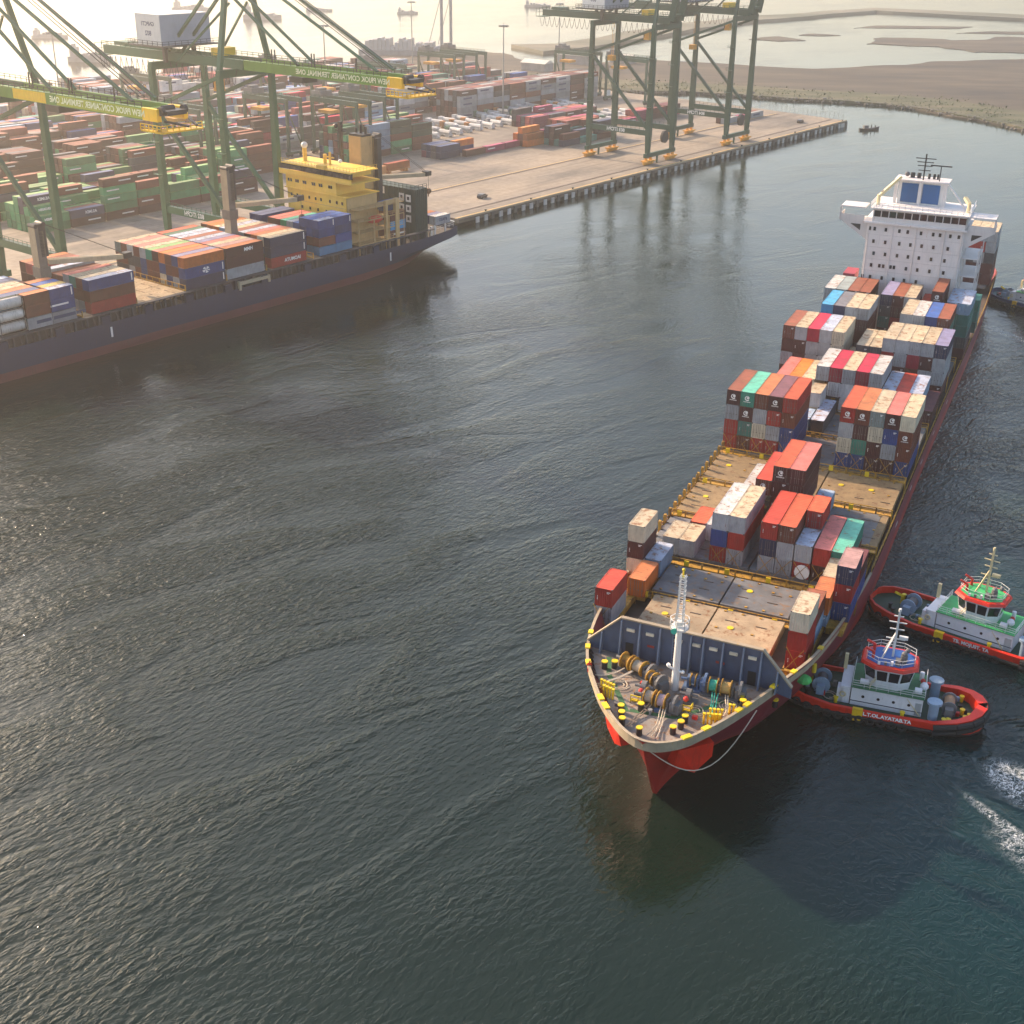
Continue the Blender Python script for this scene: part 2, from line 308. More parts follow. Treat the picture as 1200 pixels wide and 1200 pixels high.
mr = N(t, 'ShaderNodeMapRange'); L(n2.outputs[0], mr.inputs[0]); mr.inputs[1].default_value = .3; mr.inputs[2].default_value = .7; mr.inputs[3].default_value = .8; mr.inputs[4].default_value = 1.12
br = N(t, 'ShaderNodeTexBrick'); br.inputs['Scale'].default_value = 1; br.inputs['Mortar Size'].default_value = .012; br.inputs['Brick Width'].default_value = 9; br.inputs['Row Height'].default_value = 6; br.offset = 0
br.inputs['Color1'].default_value = (1, 1, 1, 1); br.inputs['Color2'].default_value = (.9, .9, .88, 1); br.inputs['Mortar'].default_value = (.6, .58, .55, 1); L(tc.outputs['Object'], br.inputs[0])
mxa = N(t, 'ShaderNodeMix', data_type='RGBA', blend_type='MULTIPLY'); mxa.inputs[0].default_value = 1; L(cr.outputs[0], mxa.inputs[6]); L(br.outputs[0], mxa.inputs[7])
mps = N(t, 'ShaderNodeMapping'); mps.inputs['Scale'].default_value = (1.1, .012, 1); L(tc.outputs['Object'], mps.inputs[0]); ns = N(t, 'ShaderNodeTexNoise'); ns.inputs['Scale'].default_value = 1; ns.inputs['Detail'].default_value = 5; L(mps.outputs[0], ns.inputs[0])
rs = N(t, 'ShaderNodeMapRange'); L(ns.outputs[0], rs.inputs[0]); rs.inputs[1].default_value = .55; rs.inputs[2].default_value = .72; rs.inputs[3].default_value = 1; rs.inputs[4].default_value = .62
vt = N(t, 'ShaderNodeVectorMath', operation='SCALE'); L(mxa.outputs[2], vt.inputs[0]); L(rs.outputs[0], vt.inputs['Scale'])
vs = N(t, 'ShaderNodeVectorMath', operation='SCALE'); L(vt.outputs[0], vs.inputs[0]); L(mr.outputs[0], vs.inputs['Scale']); L(vs.outputs[0], b.inputs['Base Color'])
M_STAIN = paint('quay_wall', (.10, .095, .085), .9, .4, scale=.3)
M_FEND = paint('fender_panel', (.42, .42, .40), .6, .25, grime=.35)
M_RUB = paint('rubber', (.018, .018, .018), .8, .2)
M_YEL = paint('yellow_paint', (.72, .40, .02), .5, .12, rust=.12)
M_RAIL = paint('rail_steel', (.10, .07, .05), .6, .2)
Q = empty('quay', (*QO, 0), -QH); tag(Q, kind='structure')
YARD = [(-2, 284), (-53, 292), (-101, 296), (-144, 296), (-190, 301), (-227, 308), (-260, 303), (-281, 275), (-319, 290), (-333, 270), (-352, 215), (-350, 149), (-350, 87), (-353, 46), (-360, -60), (-420, -200)]
ypoly = [(0, 284)] + YARD[1:] + [(-400, -420), (-8.5, -420), (-8.5, -7), (0, -7)]
MB().prism(ypoly, 1.2, 2.5).build('paving', CONC, Q)
MB().prism([(x - 3 if x > -20 else x, q - 1) for x, q in ypoly], -3, 1.19).build('quay_foundation', M_STAIN, Q)
kb = MB()
for x in (-7.7, -7.0, -36.3, -35.6): kb.box(x - .16, x + .16, -400, 282, 2.504, 2.56)
kb.build('crane_rail', M_RAIL, Q)
MB().box(-1.9, -1.5, -7, 283, 2.504, 2.512).box(-37.6, -37.3, -400, 282, 2.504, 2.512).build('yellow_line', M_YEL, Q)
MB().box(-.35, .12, -7, 283.6, 2.3, 2.85).build('quay_curb', paint('curb', (.34, .27, .18), .8, .2), Q)
fme = MB().box(-.1, .25, -.9, .9, .1, 2.2).mesh('fender_panel', [M_FEND]); pme = MB().box(-.3, .5, -.7, .7, -2, 2.2).mesh('pile', [M_STAIN]); bme = MB().cyl((0, 0, 0), (0, 0, .5), .3, 8).cyl((0, 0, .5), (0, 0, .7), .45, 8).mesh('bollard', [M_YEL if False else M_RUB])
q = 2.0; i = 0
while q < 282:
    inst('fender_panel', fme, Q, (.3, q, -.35)); inst('fender_panel', fme, Q, (.3, q + 4.4, -.35)); inst('pile', pme, Q, (.1, q + 8.0, 0))
    if i % 2 == 0: tag(inst('mooring_bollard', bme, None, qp(-1.0, q + 6, 2.5)), ['nearest', 'second', 'third', 'fourth', 'fifth', 'sixth', 'seventh', 'eighth', 'ninth', 'tenth', 'eleventh', 'farthest', 'last'][i // 2] + ' black mooring bollard along the open quay edge', 'bollard', 'mooring bollards along the quay')
    q += 12.4; i += 1
inst('fender_panel', fme, Q, (.3, 277.5, -.35))
# fence at the far end of the quay
FEN = paint('fence_steel', (.30, .30, .28), .6)
fb = empty('end_fence', qp(0, 284, 2.5), -QH); tag(fb, 'thin steel fence closing off the far end of the quay', 'fence')
pm = MB().beam((0, 0, 0), (0, 0, 3.2), .14).mesh('post', [FEN])
for i in range(20): inst('post', pm, fb, (-2 - i * 2.6, i * .44 - .5, 0))
wr = MB()
for z in (.8, 1.6, 2.4, 3.1): wr.beam((-2, -.5, z), (-51.4, 7.9, z), .05)
wr.build('wire', FEN, fb)

# ---------------------------------------------------------------- containers
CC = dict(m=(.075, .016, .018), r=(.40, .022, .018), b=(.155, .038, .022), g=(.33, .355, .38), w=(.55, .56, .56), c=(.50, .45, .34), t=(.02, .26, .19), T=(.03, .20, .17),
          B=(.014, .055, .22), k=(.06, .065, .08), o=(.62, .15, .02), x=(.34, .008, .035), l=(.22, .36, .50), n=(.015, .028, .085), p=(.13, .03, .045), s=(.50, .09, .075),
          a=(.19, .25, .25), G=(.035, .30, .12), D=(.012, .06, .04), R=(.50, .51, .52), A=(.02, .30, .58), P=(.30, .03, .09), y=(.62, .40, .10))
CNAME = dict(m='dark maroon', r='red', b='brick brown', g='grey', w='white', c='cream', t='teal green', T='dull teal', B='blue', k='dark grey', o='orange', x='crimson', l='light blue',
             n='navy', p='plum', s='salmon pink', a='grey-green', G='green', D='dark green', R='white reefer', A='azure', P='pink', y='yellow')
ROOF = dict(m=(.16, .045, .05), r=(.55, .055, .03), b=(.30, .085, .045), g=(.36, .36, .34), w=(.50, .49, .46), c=(.50, .41, .28), t=(.10, .44, .30), T=(.08, .33, .26), B=(.05, .14, .42), k=(.17, .17, .19),  # roof tones: sun-faded paint, with sunlight on the tops also painted in
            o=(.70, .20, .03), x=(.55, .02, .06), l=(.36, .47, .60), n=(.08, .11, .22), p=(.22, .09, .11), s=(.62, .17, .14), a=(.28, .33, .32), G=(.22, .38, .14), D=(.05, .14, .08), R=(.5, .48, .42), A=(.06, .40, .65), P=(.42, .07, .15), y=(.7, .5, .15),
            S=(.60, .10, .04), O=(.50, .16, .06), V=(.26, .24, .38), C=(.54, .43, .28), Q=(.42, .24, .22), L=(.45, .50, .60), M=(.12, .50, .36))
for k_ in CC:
    if k_ not in 'wcR': CC[k_] = tuple(x * (.78 if k_ not in 'ga' else .86) for x in CC[k_])  # sides alone darkened, painting in shade against the brighter roofs
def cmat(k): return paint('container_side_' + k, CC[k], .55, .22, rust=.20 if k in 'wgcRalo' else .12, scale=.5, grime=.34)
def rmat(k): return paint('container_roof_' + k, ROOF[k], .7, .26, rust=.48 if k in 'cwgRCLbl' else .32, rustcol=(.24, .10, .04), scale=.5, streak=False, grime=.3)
M_CORN = paint('corner_casting', (.09, .08, .075), .7, .2)
M_BAR = paint('lock_bar', (.16, .14, .13), .5, .1)
M_WHITE = paint('white_lettering', (.78, .78, .76), .6, .08, grime=.1)
M_DARKTXT = paint('dark_lettering', (.03, .05, .12), .6, .08)
M_FLOOR = paint('container_floor', (.05, .04, .035), .9)
_cm = {}
def container_mesh(Lc, H, simple=False):
    k = (round(Lc, 2), round(H, 2), simple)
    if k in _cm: return _cm[k]
    mb = MB(); W2 = 1.219
    # slots: 0 side paint, 1 roof, 2 corner castings
    def corr(p0, ax_, ln, nrm, z0, z1, pitch=.28, d=.045):
        n = max(2, int(ln / pitch)); pr = []
        for i in range(n):
            for f_, o in ((0, 0), (.26, 0), (.5, d), (.76, d)): pr.append(((i + f_) * ln / n, o))
        pr.append((ln, 0)); vs = []
        for s_, o in pr:
            q = Vector(p0) + Vector(ax_) * s_ - Vector(nrm) * (o + .02); vs += [(q.x, q.y, z0), (q.x, q.y, z1)]
        mb.add(vs, [(2 * i, 2 * i + 2, 2 * i + 3, 2 * i + 1) for i in range(len(pr) - 1)])
    if simple:
        mb.box(-W2, W2, 0, Lc, 0, H, 0, 1)
    else:
        pst, rl = .14, .13
        for x in (-W2, W2 - pst):
            for y in (0, Lc - pst): mb.box(x, x + pst, y, y + pst, .12, H - .12)
        for x in (-W2, W2 - .1):
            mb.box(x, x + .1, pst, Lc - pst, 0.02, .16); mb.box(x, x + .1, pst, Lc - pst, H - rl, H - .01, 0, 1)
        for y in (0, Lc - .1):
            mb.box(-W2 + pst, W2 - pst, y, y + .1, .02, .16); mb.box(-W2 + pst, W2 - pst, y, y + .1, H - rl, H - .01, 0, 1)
        corr((W2, pst, 0), (0, 1, 0), Lc - 2 * pst, (1, 0, 0), .16, H - rl)
        corr((-W2, Lc - pst, 0), (0, -1, 0), Lc - 2 * pst, (-1, 0, 0), .16, H - rl)
        corr((-W2 + pst, 0, 0), (1, 0, 0), 2 * (W2 - pst), (0, -1, 0), .16, H - rl)
        corr((W2 - pst, Lc, 0), (-1, 0, 0), 2 * (W2 - pst), (0, 1, 0), .16, H - rl)
        n = int(Lc / .56); vs = []
        for i in range(2 * n + 1):
            y = .1 + i * (Lc - .2) / (2 * n); z = H - .03 - (.022 if i % 2 else 0); vs += [(-W2 + .1, y, z), (W2 - .1, y, z)]
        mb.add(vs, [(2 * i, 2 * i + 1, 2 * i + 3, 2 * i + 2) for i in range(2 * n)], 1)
        mb.box(-W2 + .1, W2 - .1, .1, Lc - .1, .03, .1)
        for x in (-W2 - .004, W2 - .17):
            for y in (-.004, Lc - .17):
                for z in (0, H - .12): mb.box(x, x + .174, y, y + .174, z, z + .12, 2)
    me = mb.mesh('container', [M_FLOOR, M_FLOOR, M_CORN]); _cm[k] = me; return me
_dm = {}
def door_mesh(H):
    k = round(H, 2)
    if k not in _dm:
        mb = MB()
        for x in (-1.05, -.02): mb.box(x, x + 1.06, -.03, .0, .2, H - .16, 0)
        for x in (-.85, -.3, .3, .85):
            mb.beam((x, -.06, .15), (x, -.06, H - .15), .05, mi=1); mb.box(x - .12, x + .12, -.08, -.03, 1.05, 1.15, 1)
        mb.box(-.03, .03, -.045, -.03, .2, H - .16, 1)
        _dm[k] = mb.mesh('door', [M_FLOOR, M_BAR])
    return _dm[k]
def emblem_mesh():
    if 'e' in _dm: return _dm['e']
    mb = MB(); n = 16
    # crescent swirl round a smaller disc, with a bar of small lettering below it
    for i in range(n - 3):
        a0, a1 = 2 * pi * i / n + .6, 2 * pi * (i + 1) / n + .6; w0, w1 = .09 + .17 * i / n, .09 + .17 * (i + 1) / n
        mb.add([(.45 * cos(a0), 0, .45 * sin(a0)), (.45 * cos(a1), 0, .45 * sin(a1)), ((.45 - w1) * cos(a1), 0, (.45 - w1) * sin(a1)), ((.45 - w0) * cos(a0), 0, (.45 - w0) * sin(a0))], [(0, 1, 2, 3)])
    mb.add([(.12 + .26 * cos(2 * pi * i / 10), 0, .1 + .2 * sin(2 * pi * i / 10)) for i in range(10)], [tuple(range(10))])
    for i in range(7): mb.box(-.62 + i * .18, -.50 + i * .18, -.004, .004, -.72, -.56)
    _dm['e'] = mb.mesh('emblem', [M_WHITE]); return _dm['e']
def marking_mesh():
    if 'k' not in _dm:
        mb = MB()
        for z, w_ in ((2.25, .5), (2.08, .32)): mb.box(.45, .45 + w_, -.052, -.05, z, z + .1)
        for i in range(3): mb.box(-.9, -.9 + .12, -.052, -.05, 1.0 + i * .22, 1.12 + i * .22)
        _dm['k'] = mb.mesh('marking', [M_WHITE])
    return _dm['k']
CONT = []      # every container of the scene, placed below, built at the end
ORD = ['lowest', 'second', 'third', 'fourth', 'fifth', 'sixth', 'seventh']
POSN = ['first', 'second', 'third', 'fourth', 'fifth', 'sixth', 'seventh', 'eighth', 'ninth', 'tenth', 'eleventh', 'twelfth', 'thirteenth', 'fourteenth']
def stack(frame, x, y, w0, h, Lc, cols, roof=None, doors='', logo='', where='', group='', txt=None, seen=99):
    """cols: colour letters from the top container down; x is the left edge across, y the near end"""
    n = len(cols)
    for i, c in enumerate(cols):
        tier = n - 1 - i
        if i >= seen: break
        nm = 'topmost' if i == 0 and n > 1 else (ORD[tier] if n > 1 else 'single')
        CONT.append(dict(fr=frame, x=x + 1.245, y=y, z=w0 + tier * h, L=Lc, H=h - .015, c=c, rf=(roof if i == 0 and roof else c), logo=str(i) in logo, door=str(i) in doors,
                         label=f'{CNAME[c]} {"twenty" if Lc < 7 else "forty"}-foot container, {nm} tier, {where}', group=group, txt=(txt or {}).get(i), top=i == 0))
# ---------------------------------------------------------------- cargo of the red ship (v across, u aft)
PIT = 2.492
def row(e, u, w0, h, cols, bay, Lc=12.19, **k):
    r_ = int(round(e)); where = f'{POSN[min(13, max(0, r_))]} row from left, {bay}'
    stack('S', (e - 6.5) * PIT, u, w0, h, Lc, cols, where=where, group='containers stacked on the red ship', **k)
B7 = 7.3
# slots either side of the bow hatches
row(.45, -68.2, 7.2, 2.77, 'rg', 'left beside bow breakwater', 6.06)
row(10.9, -68.5, 7.2, 2.77, 'crr', 'right beside bow breakwater', 6.06, roof='c')
row(10.85, -62.2, 7.2, 2.77, 'bl', 'just behind bow breakwater stack', 6.06)
row(11.05, -55.9, 6.2, 2.7, 'ol', 'right of the grey hatch', 6.06, roof='O')
row(11.1, -49.7, 6.2, 2.7, 'cg', 'aft of the orange container', 6.06)
row(12.05, -53.5, 7.2, 2.77, 'nrB', 'right edge abreast grey hatch', 6.06, roof='Q', txt={})
row(12.05, -47.3, 7.2, 2.77, 'mB', 'right edge aft of navy stack', 6.06)
row(1.1, -59, B7, 2.77, 'o', 'left edge abreast grey hatch', 6.06, roof='O')
row(.15, -53, B7, 2.65, 'cmc', 'left edge abreast grey hatch', 6.06)
row(1.15, -52.4, B7, 2.77, 'l', 'left side abreast grey hatch', 6.06, roof='L')
# first full bay
fb_ = 'first full bay from bow'
row(1.2, -44.3, B7, 2.77, 'g', fb_, 6.06, roof='c'); row(2.2, -44.3, B7, 2.77, 'g', fb_, 6.06, roof='C')
row(2.1, -37.6, B7, 2.77, 'r', fb_ + ', rear half', 6.06, roof='S'); row(3.1, -37.6, B7, 2.77, 'w', fb_ + ', rear half', 6.06)
row(4.05, -43.6, 7.0, 2.69, 'gBr', fb_, roof='w'); row(5.05, -43.6, 7.0, 2.69, 'grg', fb_, roof='C')
row(6.95, -43.6, 7.0, 2.69, 'rng', fb_, roof='r'); row(7.98, -43.6, 7.0, 2.69, 'bgg', fb_, roof='S')
row(9.02, -43.6, 7.0, 2.77, 'gr', fb_, 6.06, roof='L'); row(9.02, -37.4, 7.0, 2.77, 'rrm', fb_ + ', rear half', 6.06, roof='S')
row(10.08, -43.6, 7.0, 2.77, 'rm', fb_, roof='s'); row(11.12, -43.6, 7.0, 2.77, 'tb', fb_, roof='M')
# bay with the tall red pair
tb_ = 'bay of tall red pair'
row(4.1, -28.8, B7, 2.6, 'ww', tb_); row(5.1, -28.8, B7, 2.6, 'bmT', tb_, roof='r', logo='0', doors='0')
row(6.12, -28.8, B7, 2.6, 'mmmT', tb_, roof='S', logo='0', doors='0'); row(7.12, -28.8, B7, 2.6, 'mmmT', tb_, roof='s', logo='', txt={0: ('side', 'TRITON' if False else '')})
row(8.3, -22.4, B7, 2.6, 'l', tb_ + ', rear half', 6.06)
# midship bay
mb_ = 'midship bay behind open hatches'
A_ = ['mgrr', 'tmTb', 'bgcr', 'mrgr', 'rbBB']; AR = ['b', 'M', 'O', 'p', 'S']; AL = ['0', '01', '', '0', '']
for i in range(5): row(i, 0, B7, 2.765, A_[i], mb_, roof=AR[i], logo=AL[i], doors='23' if i % 2 else '2')
B_ = ['rgcB', 'bmtB', 'acmm', 'mBgm', 'cbbB']; BR = ['S', 'O', 'c', 's', 'C']; BLg = ['0', '0', '', '0', '1']
for i in range(5): row(8 + i, 0, B7, 2.765, B_[i], mb_, roof=BR[i], logo=BLg[i], doors='23' if i % 2 else '3')
# bay 14
row(4.0, 13.8, B7, 2.6, 'l', 'bay behind midship stacks', 6.06); row(4.2, 20.2, B7, 2.8, 'Rc', 'behind midship stacks, rear half', 6.06, roof='C')
row(5.1, 13.6, B7, 2.77, 'k', 'bay behind midship stacks', roof='L')
# bay 27
c2 = 'second loaded bay behind midship'
for e, c, rf in ((1.1, 'sr', 's'), (2.1, 'oo', 'o'), (3.1, 'cc', 'C')): row(e, 27.2, B7, 2.9, c, c2, roof=rf)
for e, c, rf in ((4.15, 'gmk', 'w'), (5.15, 'xRR', 'x'), (6.15, 'gRR', 'C'), (7.15, 'xgg', 'x'), (8.15, 'gmm', 'w')): row(e, 27.2, B7, 2.9, c, c2, roof=rf, doors='0')
for e, c, rf in ((9.2, 'lg', 'L'), (10.2, 'rr', 'r'), (11.2, 'lg', 'L')): row(e, 27.2, B7, 2.9, c, c2, roof=rf)
row(12.1, 27.2, B7, 2.9, 'm', c2)
# bay 42.8
c3 = 'third loaded bay behind midship'
for i, (c, rf) in enumerate((('bmgm', 'b'), ('gmmr', 'C'), ('xggb', 'x'), ('ggRm', 'L'), ('ccgm', 'C'))): row(i, 42.8, B7, 2.77, c, c3, roof=rf)
for e in (6.0, 7.0): row(e, 42.8, B7, 3.0, 'kgm', c3, 6.06, roof='c'); row(e, 48.9, B7, 3.0, 'cgm', c3 + ', rear', 6.06, roof='C')
row(5.05, 46, B7, 2.8, 'cc', c3, 6.06, roof='C')
for i, (c, rf) in enumerate((('grgm', 'c'), ('ggmb', 'c'), ('gxbm', 'C'), ('gmgm', 'C'), ('nggm', 'V'))): row(8 + i, 42.8, B7, 2.77, c, c3, roof=rf)
row(12.95, 49, B7, 2.77, 'c', c3 + ', outboard', 6.06) if False else None
# bay 56.8
c4 = 'second bay before white superstructure'
for e, c, rf in ((1.9, 'Ammmg', 'A'), (2.9, 'nkgmm', 'k'), (3.9, 'ggmmg', 'c'), (4.9, 'gmmkg', 'C')): row(e, 56.8, B7, 2.5, c, c4, roof=rf)
for e, c, rf in ((8.4, 'ggmgm', 'c'), (9.4, 'ggrgm', 'w'), (10.4, 'Bmggm', 'B'), (11.4, 'bTmgm', 'b')): row(e, 56.8, B7, 2.5, c, c4, roof=rf)
row(12.3, 56.8, B7, 2.6, 'mmm', c4) if False else None
# bay 70.8
c5 = 'bay against white superstructure'
for e, c, rf in ((1.0, 'gggkm', 'w'), (2.0, 'akmgm', 'a'), (3.0, 'bmggm', 'b'), (4.0, 'bkmgm', 'b')): row(e, 70.8, B7, 2.46, c, c5, roof=rf)
for e, c, rf in ((5.9, 'nkTmm', 'V'), (6.9, 'mmxmm', 'b'), (7.9, 'gmgmm', 'c')): row(e, 70.8, B7, 2.46, c, c5, roof=rf)
row(9.1, 70.8, B7, 2.6, 'rmmm', c5, roof='r'); row(10.1, 70.8, B7, 2.85, 'mmmmm', c5, roof='b', logo='0')
row(11.45, 70.8, B7, 2.46, 'lTTkm', c5, roof='l'); row(12.45, 70.8, B7, 2.46, 'lTTkm', c5, roof='L')
# beside and behind the superstructure
row(12.6, 92, B7, 2.6, 'tTT', 'right of the white superstructure', 6.06, roof='t')
for e, c in ((6.6, 'gggmm'), (7.6, 'gbgmm'), (8.6, 'cgmmm'), (9.6, 'grkmm'), (10.6, 'grgmm'), (11.6, 'ggkmm')): row(e + .6, 138, B7, 2.77, c, 'stern bay behind superstructure', roof='C')

# ---------------------------------------------------------------- cargo of the blue ship
def brow(r_, q, w0, h, cols, bay, Lc=12.19, **k):
    where = f'{POSN[10 - r_]} row from open water, {bay}'
    stack('Q', -5.0 + r_ * 2.49, q, w0, h, Lc, cols, where=where, group='containers stacked on the blue ship', **k)
WB = 9.5
# tanks + first bay on the left edge of the picture
for r_ in range(6, 10): brow(r_, -184.3, WB, 2.62, random.choice(['gkb', 'clm', 'ogb']), 'bay at left picture edge', roof=random.choice('cnOl'))
for r_, c in ((10, 'bbg'),): brow(r_, -177.6, WB, 2.62, c, 'stack beside striped tank containers', 6.06, roof='O', )
brow(10, -171.4, WB, 2.62, 'BBg', 'stack beside striped tank containers', 6.06, roof='L', txt={1: ('round', '')})
for r_, c, rf in ((9, 'ogb', 'y'), (8, 'ngb', 'B'), (7, 'bkg', 'O')): brow(r_, -171.4, WB, 2.62, c, 'row behind blue front stack', 6.06, roof=rf)
for r_ in range(0, 4): brow(r_, -178, WB, 2.62, ['BB', 'nB', 'kb', 'mb'][r_], 'bay at left picture edge', roof='Lnkb'[r_])
# bay b1
for r_, c, rf in ((0, 'bbB', 'O'), (1, 'sbB', 'b'), (2, 'sbB', 's'), (4, 'ggm', 'L'), (5, 'bmm', 'b'), (6, 'bmm', 'b'), (7, 'gbg', 's'), (8, 'tbR', 'C'), (9, 'bbg', 'c'), (10, 'Bbr', 'L')):
    brow(r_, -161.4, WB, 2.62 if r_ not in (5, 6) else 2.4, c, 'bay by the first deck crane', roof=rf)
# bay b2
for r_, c, rf in ((0, 'abk', 'C'), (1, 'bbk', 's'), (2, 'Rkg', 'c'), (3, 'bkb', 's'), (4, 'gBB', 'C'), (5, 'tbb', 'G'), (6, 'mbb', 's'), (7, 'oBc', 'o'), (8, 'bbB', 'O'), (9, 'Bbg', 'V'), (10, 'oBn', 'O')):
    brow(r_, -134.6, WB, 2.62, c, 'bay behind the open hatch', roof=rf, txt={1: ('round', '')} if r_ == 10 else None)
for r_, c, rf in ((0, 'bk', 'S'), (1, 'GG', 'D'), (2, 'Bn', 'L'), (3, 'Bn', 'L'), (4, 'bn', 'b'), (5, 'gn', 'L'), (6, 'gn', 'V'), (7, 'bn', 's'), (8, 'cbn', 'C'), (9, 'gbn', 'Q'), (10, 'mmg', 'O')):
    brow(r_, -121.8, WB, 2.62 if r_ > 7 else 3.9, c, 'bay before the second deck crane', roof=rf, txt={0: ('side', 'HMM'), } if r_ == 10 else None)
for r_, c, rf in ((0, 'bG', 'O'), (1, 'oT', 'o'), (2, 'oB', 'C'), (3, 'lB', 'L'), (4, 'cb', 'C'), (5, 'bk', 'b'), (6, 'gk', 'L'), (7, 'bk', 's'), (8, 'oBm', 'O'), (9, 'cBm', 'C'), (10, 'nnr', 'c')):
    brow(r_, -107.2, WB, 2.62 if r_ > 7 else 3.9, c, 'bay behind the second deck crane', roof=rf, txt={2: ('side', 'IAOMUTA')} if r_ == 10 else None)
for r_, c, rf in ((0, 'Bn', 'n'), (1, 'Bn', 'n'), (3, 'bb', 's'), (4, 'bk', 's'), (5, 'Gg', 'M'), (6, 'gg', 'L'), (7, 'Bk', 'B')):
    brow(r_, -90.2, WB, 3.9, c, 'bay before the yellow superstructure', roof=rf)
for r_ in (8, 9, 10):
    brow(r_, -90.2, WB, 2.36, 'BBbA' if r_ > 8 else 'BBBB', 'block before yellow superstructure', 6.06, roof='B' if r_ < 10 else 'L')
    brow(r_, -84.0, WB, 2.36, 'BBBA', 'rear half, before yellow superstructure', 6.06, roof='B')
brow(10, -43.6, 9.9, 2.6, 'g', 'deck at the very stern', 6.6, roof='w', txt={0: ('dark', 'BTASO')}); brow(9, -43.6, 9.9, 2.6, 'B', 'deck at the very stern', 6.06, roof='V'); brow(8, -43.6, 9.9, 2.6, 'o', 'deck at the very stern', 6.06)
brow(10, -62.5, 9.0, 2.55, 'bAb', 'under the dark green house', 6.06); brow(9, -62.5, 9.0, 2.55, 'Bbgb', 'under the dark green house', 6.06)

# ---------------------------------------------------------------- yard stacks
def yblock(xf, q0, q1, rows, lo, hi, pal, where, ragged_=.8, txt=None, drop=.12, front=None):
    rnd = random.Random(int(xf * 13 + q0)); q = q0; i = 0
    while q + 12.2 <= q1 + .5:
        base = rnd.randint(lo, hi)
        for r_ in range(rows):
            n = max(0, min(hi, base + rnd.choice((-1, 0, 0, 0, 1)) if rnd.random() < ragged_ else base))
            if rnd.random() < drop: n = max(0, n - 2)
            cs = ''; last = rnd.choice(pal)
            for k in range(n):
                if rnd.random() < .55: last = rnd.choice(pal)
                cs += last
            if front and r_ == 0 and i < len(front): cs = front[i]
            if not cs: continue
            ev = {k: ('ever', 'EVERGREEN') for k, c in enumerate(cs) if c == 'G' and r_ < 2} if txt else {}
            if cs[0] == 'n' and txt: ev[0] = ('side', 'AS.IMDI')
            stack('Q', xf - (r_ + 1) * 2.62, q, 2.52, 2.6, 12.19, cs, roof=None, where=f'{POSN[min(13, i)]} stack, {POSN[r_]} row, {where}', group='containers stacked in the yard', txt=ev)
        q += 12.75; i += 1
GP = 'GGGGGGbbGn'; MP = 'bbgmlbBskgG'; FP = 'gwlRbbmgcBkxsmbT'
yblock(-82, -109, -18, 6, 2, 4, GP, 'nearest yard block', txt=True, drop=.2, front=['GG', 'nm', 'bGGGb', 'bGbm', 'GGm', 'bGm', 'mm'])
yblock(-106, -118, 14, 6, 2, 4, 'GGGGbbbn', 'second yard block', txt=True)
yblock(-131, -126, 30, 6, 2, 4, 'GGGbbmbk', 'third yard block', txt=True)
yblock(-156, -120, 34, 6, 2, 4, 'bbmGbnkb', 'fourth yard block')
yblock(-184, -90, 30, 6, 3, 5, 'bbgmbsBk', 'fifth yard block')
yblock(-98, 40, 96, 6, 4, 5, 'GbDmGbnl', 'green block by the quay', ragged_=.3, drop=.05)
yblock(-139, 16, 130, 6, 2, 5, 'glRbbxmk', 'block behind the green block')
yblock(-140, 158, 284, 6, 5, 5, 'ggbbgmmk', 'tall far grey block', ragged_=.1, drop=0)
yblock(-166, 40, 250, 6, 3, 5, FP, 'sixth far block'); yblock(-192, 44, 262, 6, 3, 5, FP, 'seventh far block'); yblock(-218, 60, 270, 6, 3, 5, FP, 'eighth far block')
yblock(-214, -90, 30, 6, 2, 4, MP, 'ninth far block'); yblock(-244, -60, 250, 6, 2, 5, FP, 'tenth far block'); yblock(-270, -30, 270, 6, 2, 5, FP, 'eleventh far block')
yblock(-298, 0, 250, 6, 2, 4, FP, 'twelfth far block'); yblock(-322, 20, 230, 6, 2, 4, FP, 'last far block')
# low mixed stacks near the apron
yblock(-72, 82, 120, 1, 1, 1, 'bPP', 'low row on the apron', front=['b', 'P', 'P'])
yblock(-75.5, 70, 84, 4, 2, 2, 'PnPk', 'low row behind apron', ragged_=0, drop=0)
yblock(-80, 84, 120, 2, 1, 2, 'ooBbk', 'orange low row behind apron')
yblock(-68, 117, 131, 3, 2, 3, 'boob', 'orange stack on the apron')
yblock(-57, 128, 168, 4, 2, 3, 'nknbmT', 'dark row by the cranes'); yblock(-68, 132, 172, 4, 2, 3, 'bsbPo', 'red rows by the cranes')
yblock(-96, 158, 214, 5, 1, 3, 'PPsbkm', 'pink rows beyond the cranes'); yblock(-72, 196, 252, 3, 1, 2, 'PbmPs', 'far pink rows')
yblock(-38, 232, 272, 2, 1, 1, 'PbgP', 'far row near quay end'); 
stack('Q', -72, 33, 3.9, 2.6, 12.19, 'o', roof='S', where='on a trailer by the blue ship stern', group='containers on trailers')
stack('Q', -71.5, 33, 3.9, 2.6, 2, 'c', where='x', group='x') if False else None

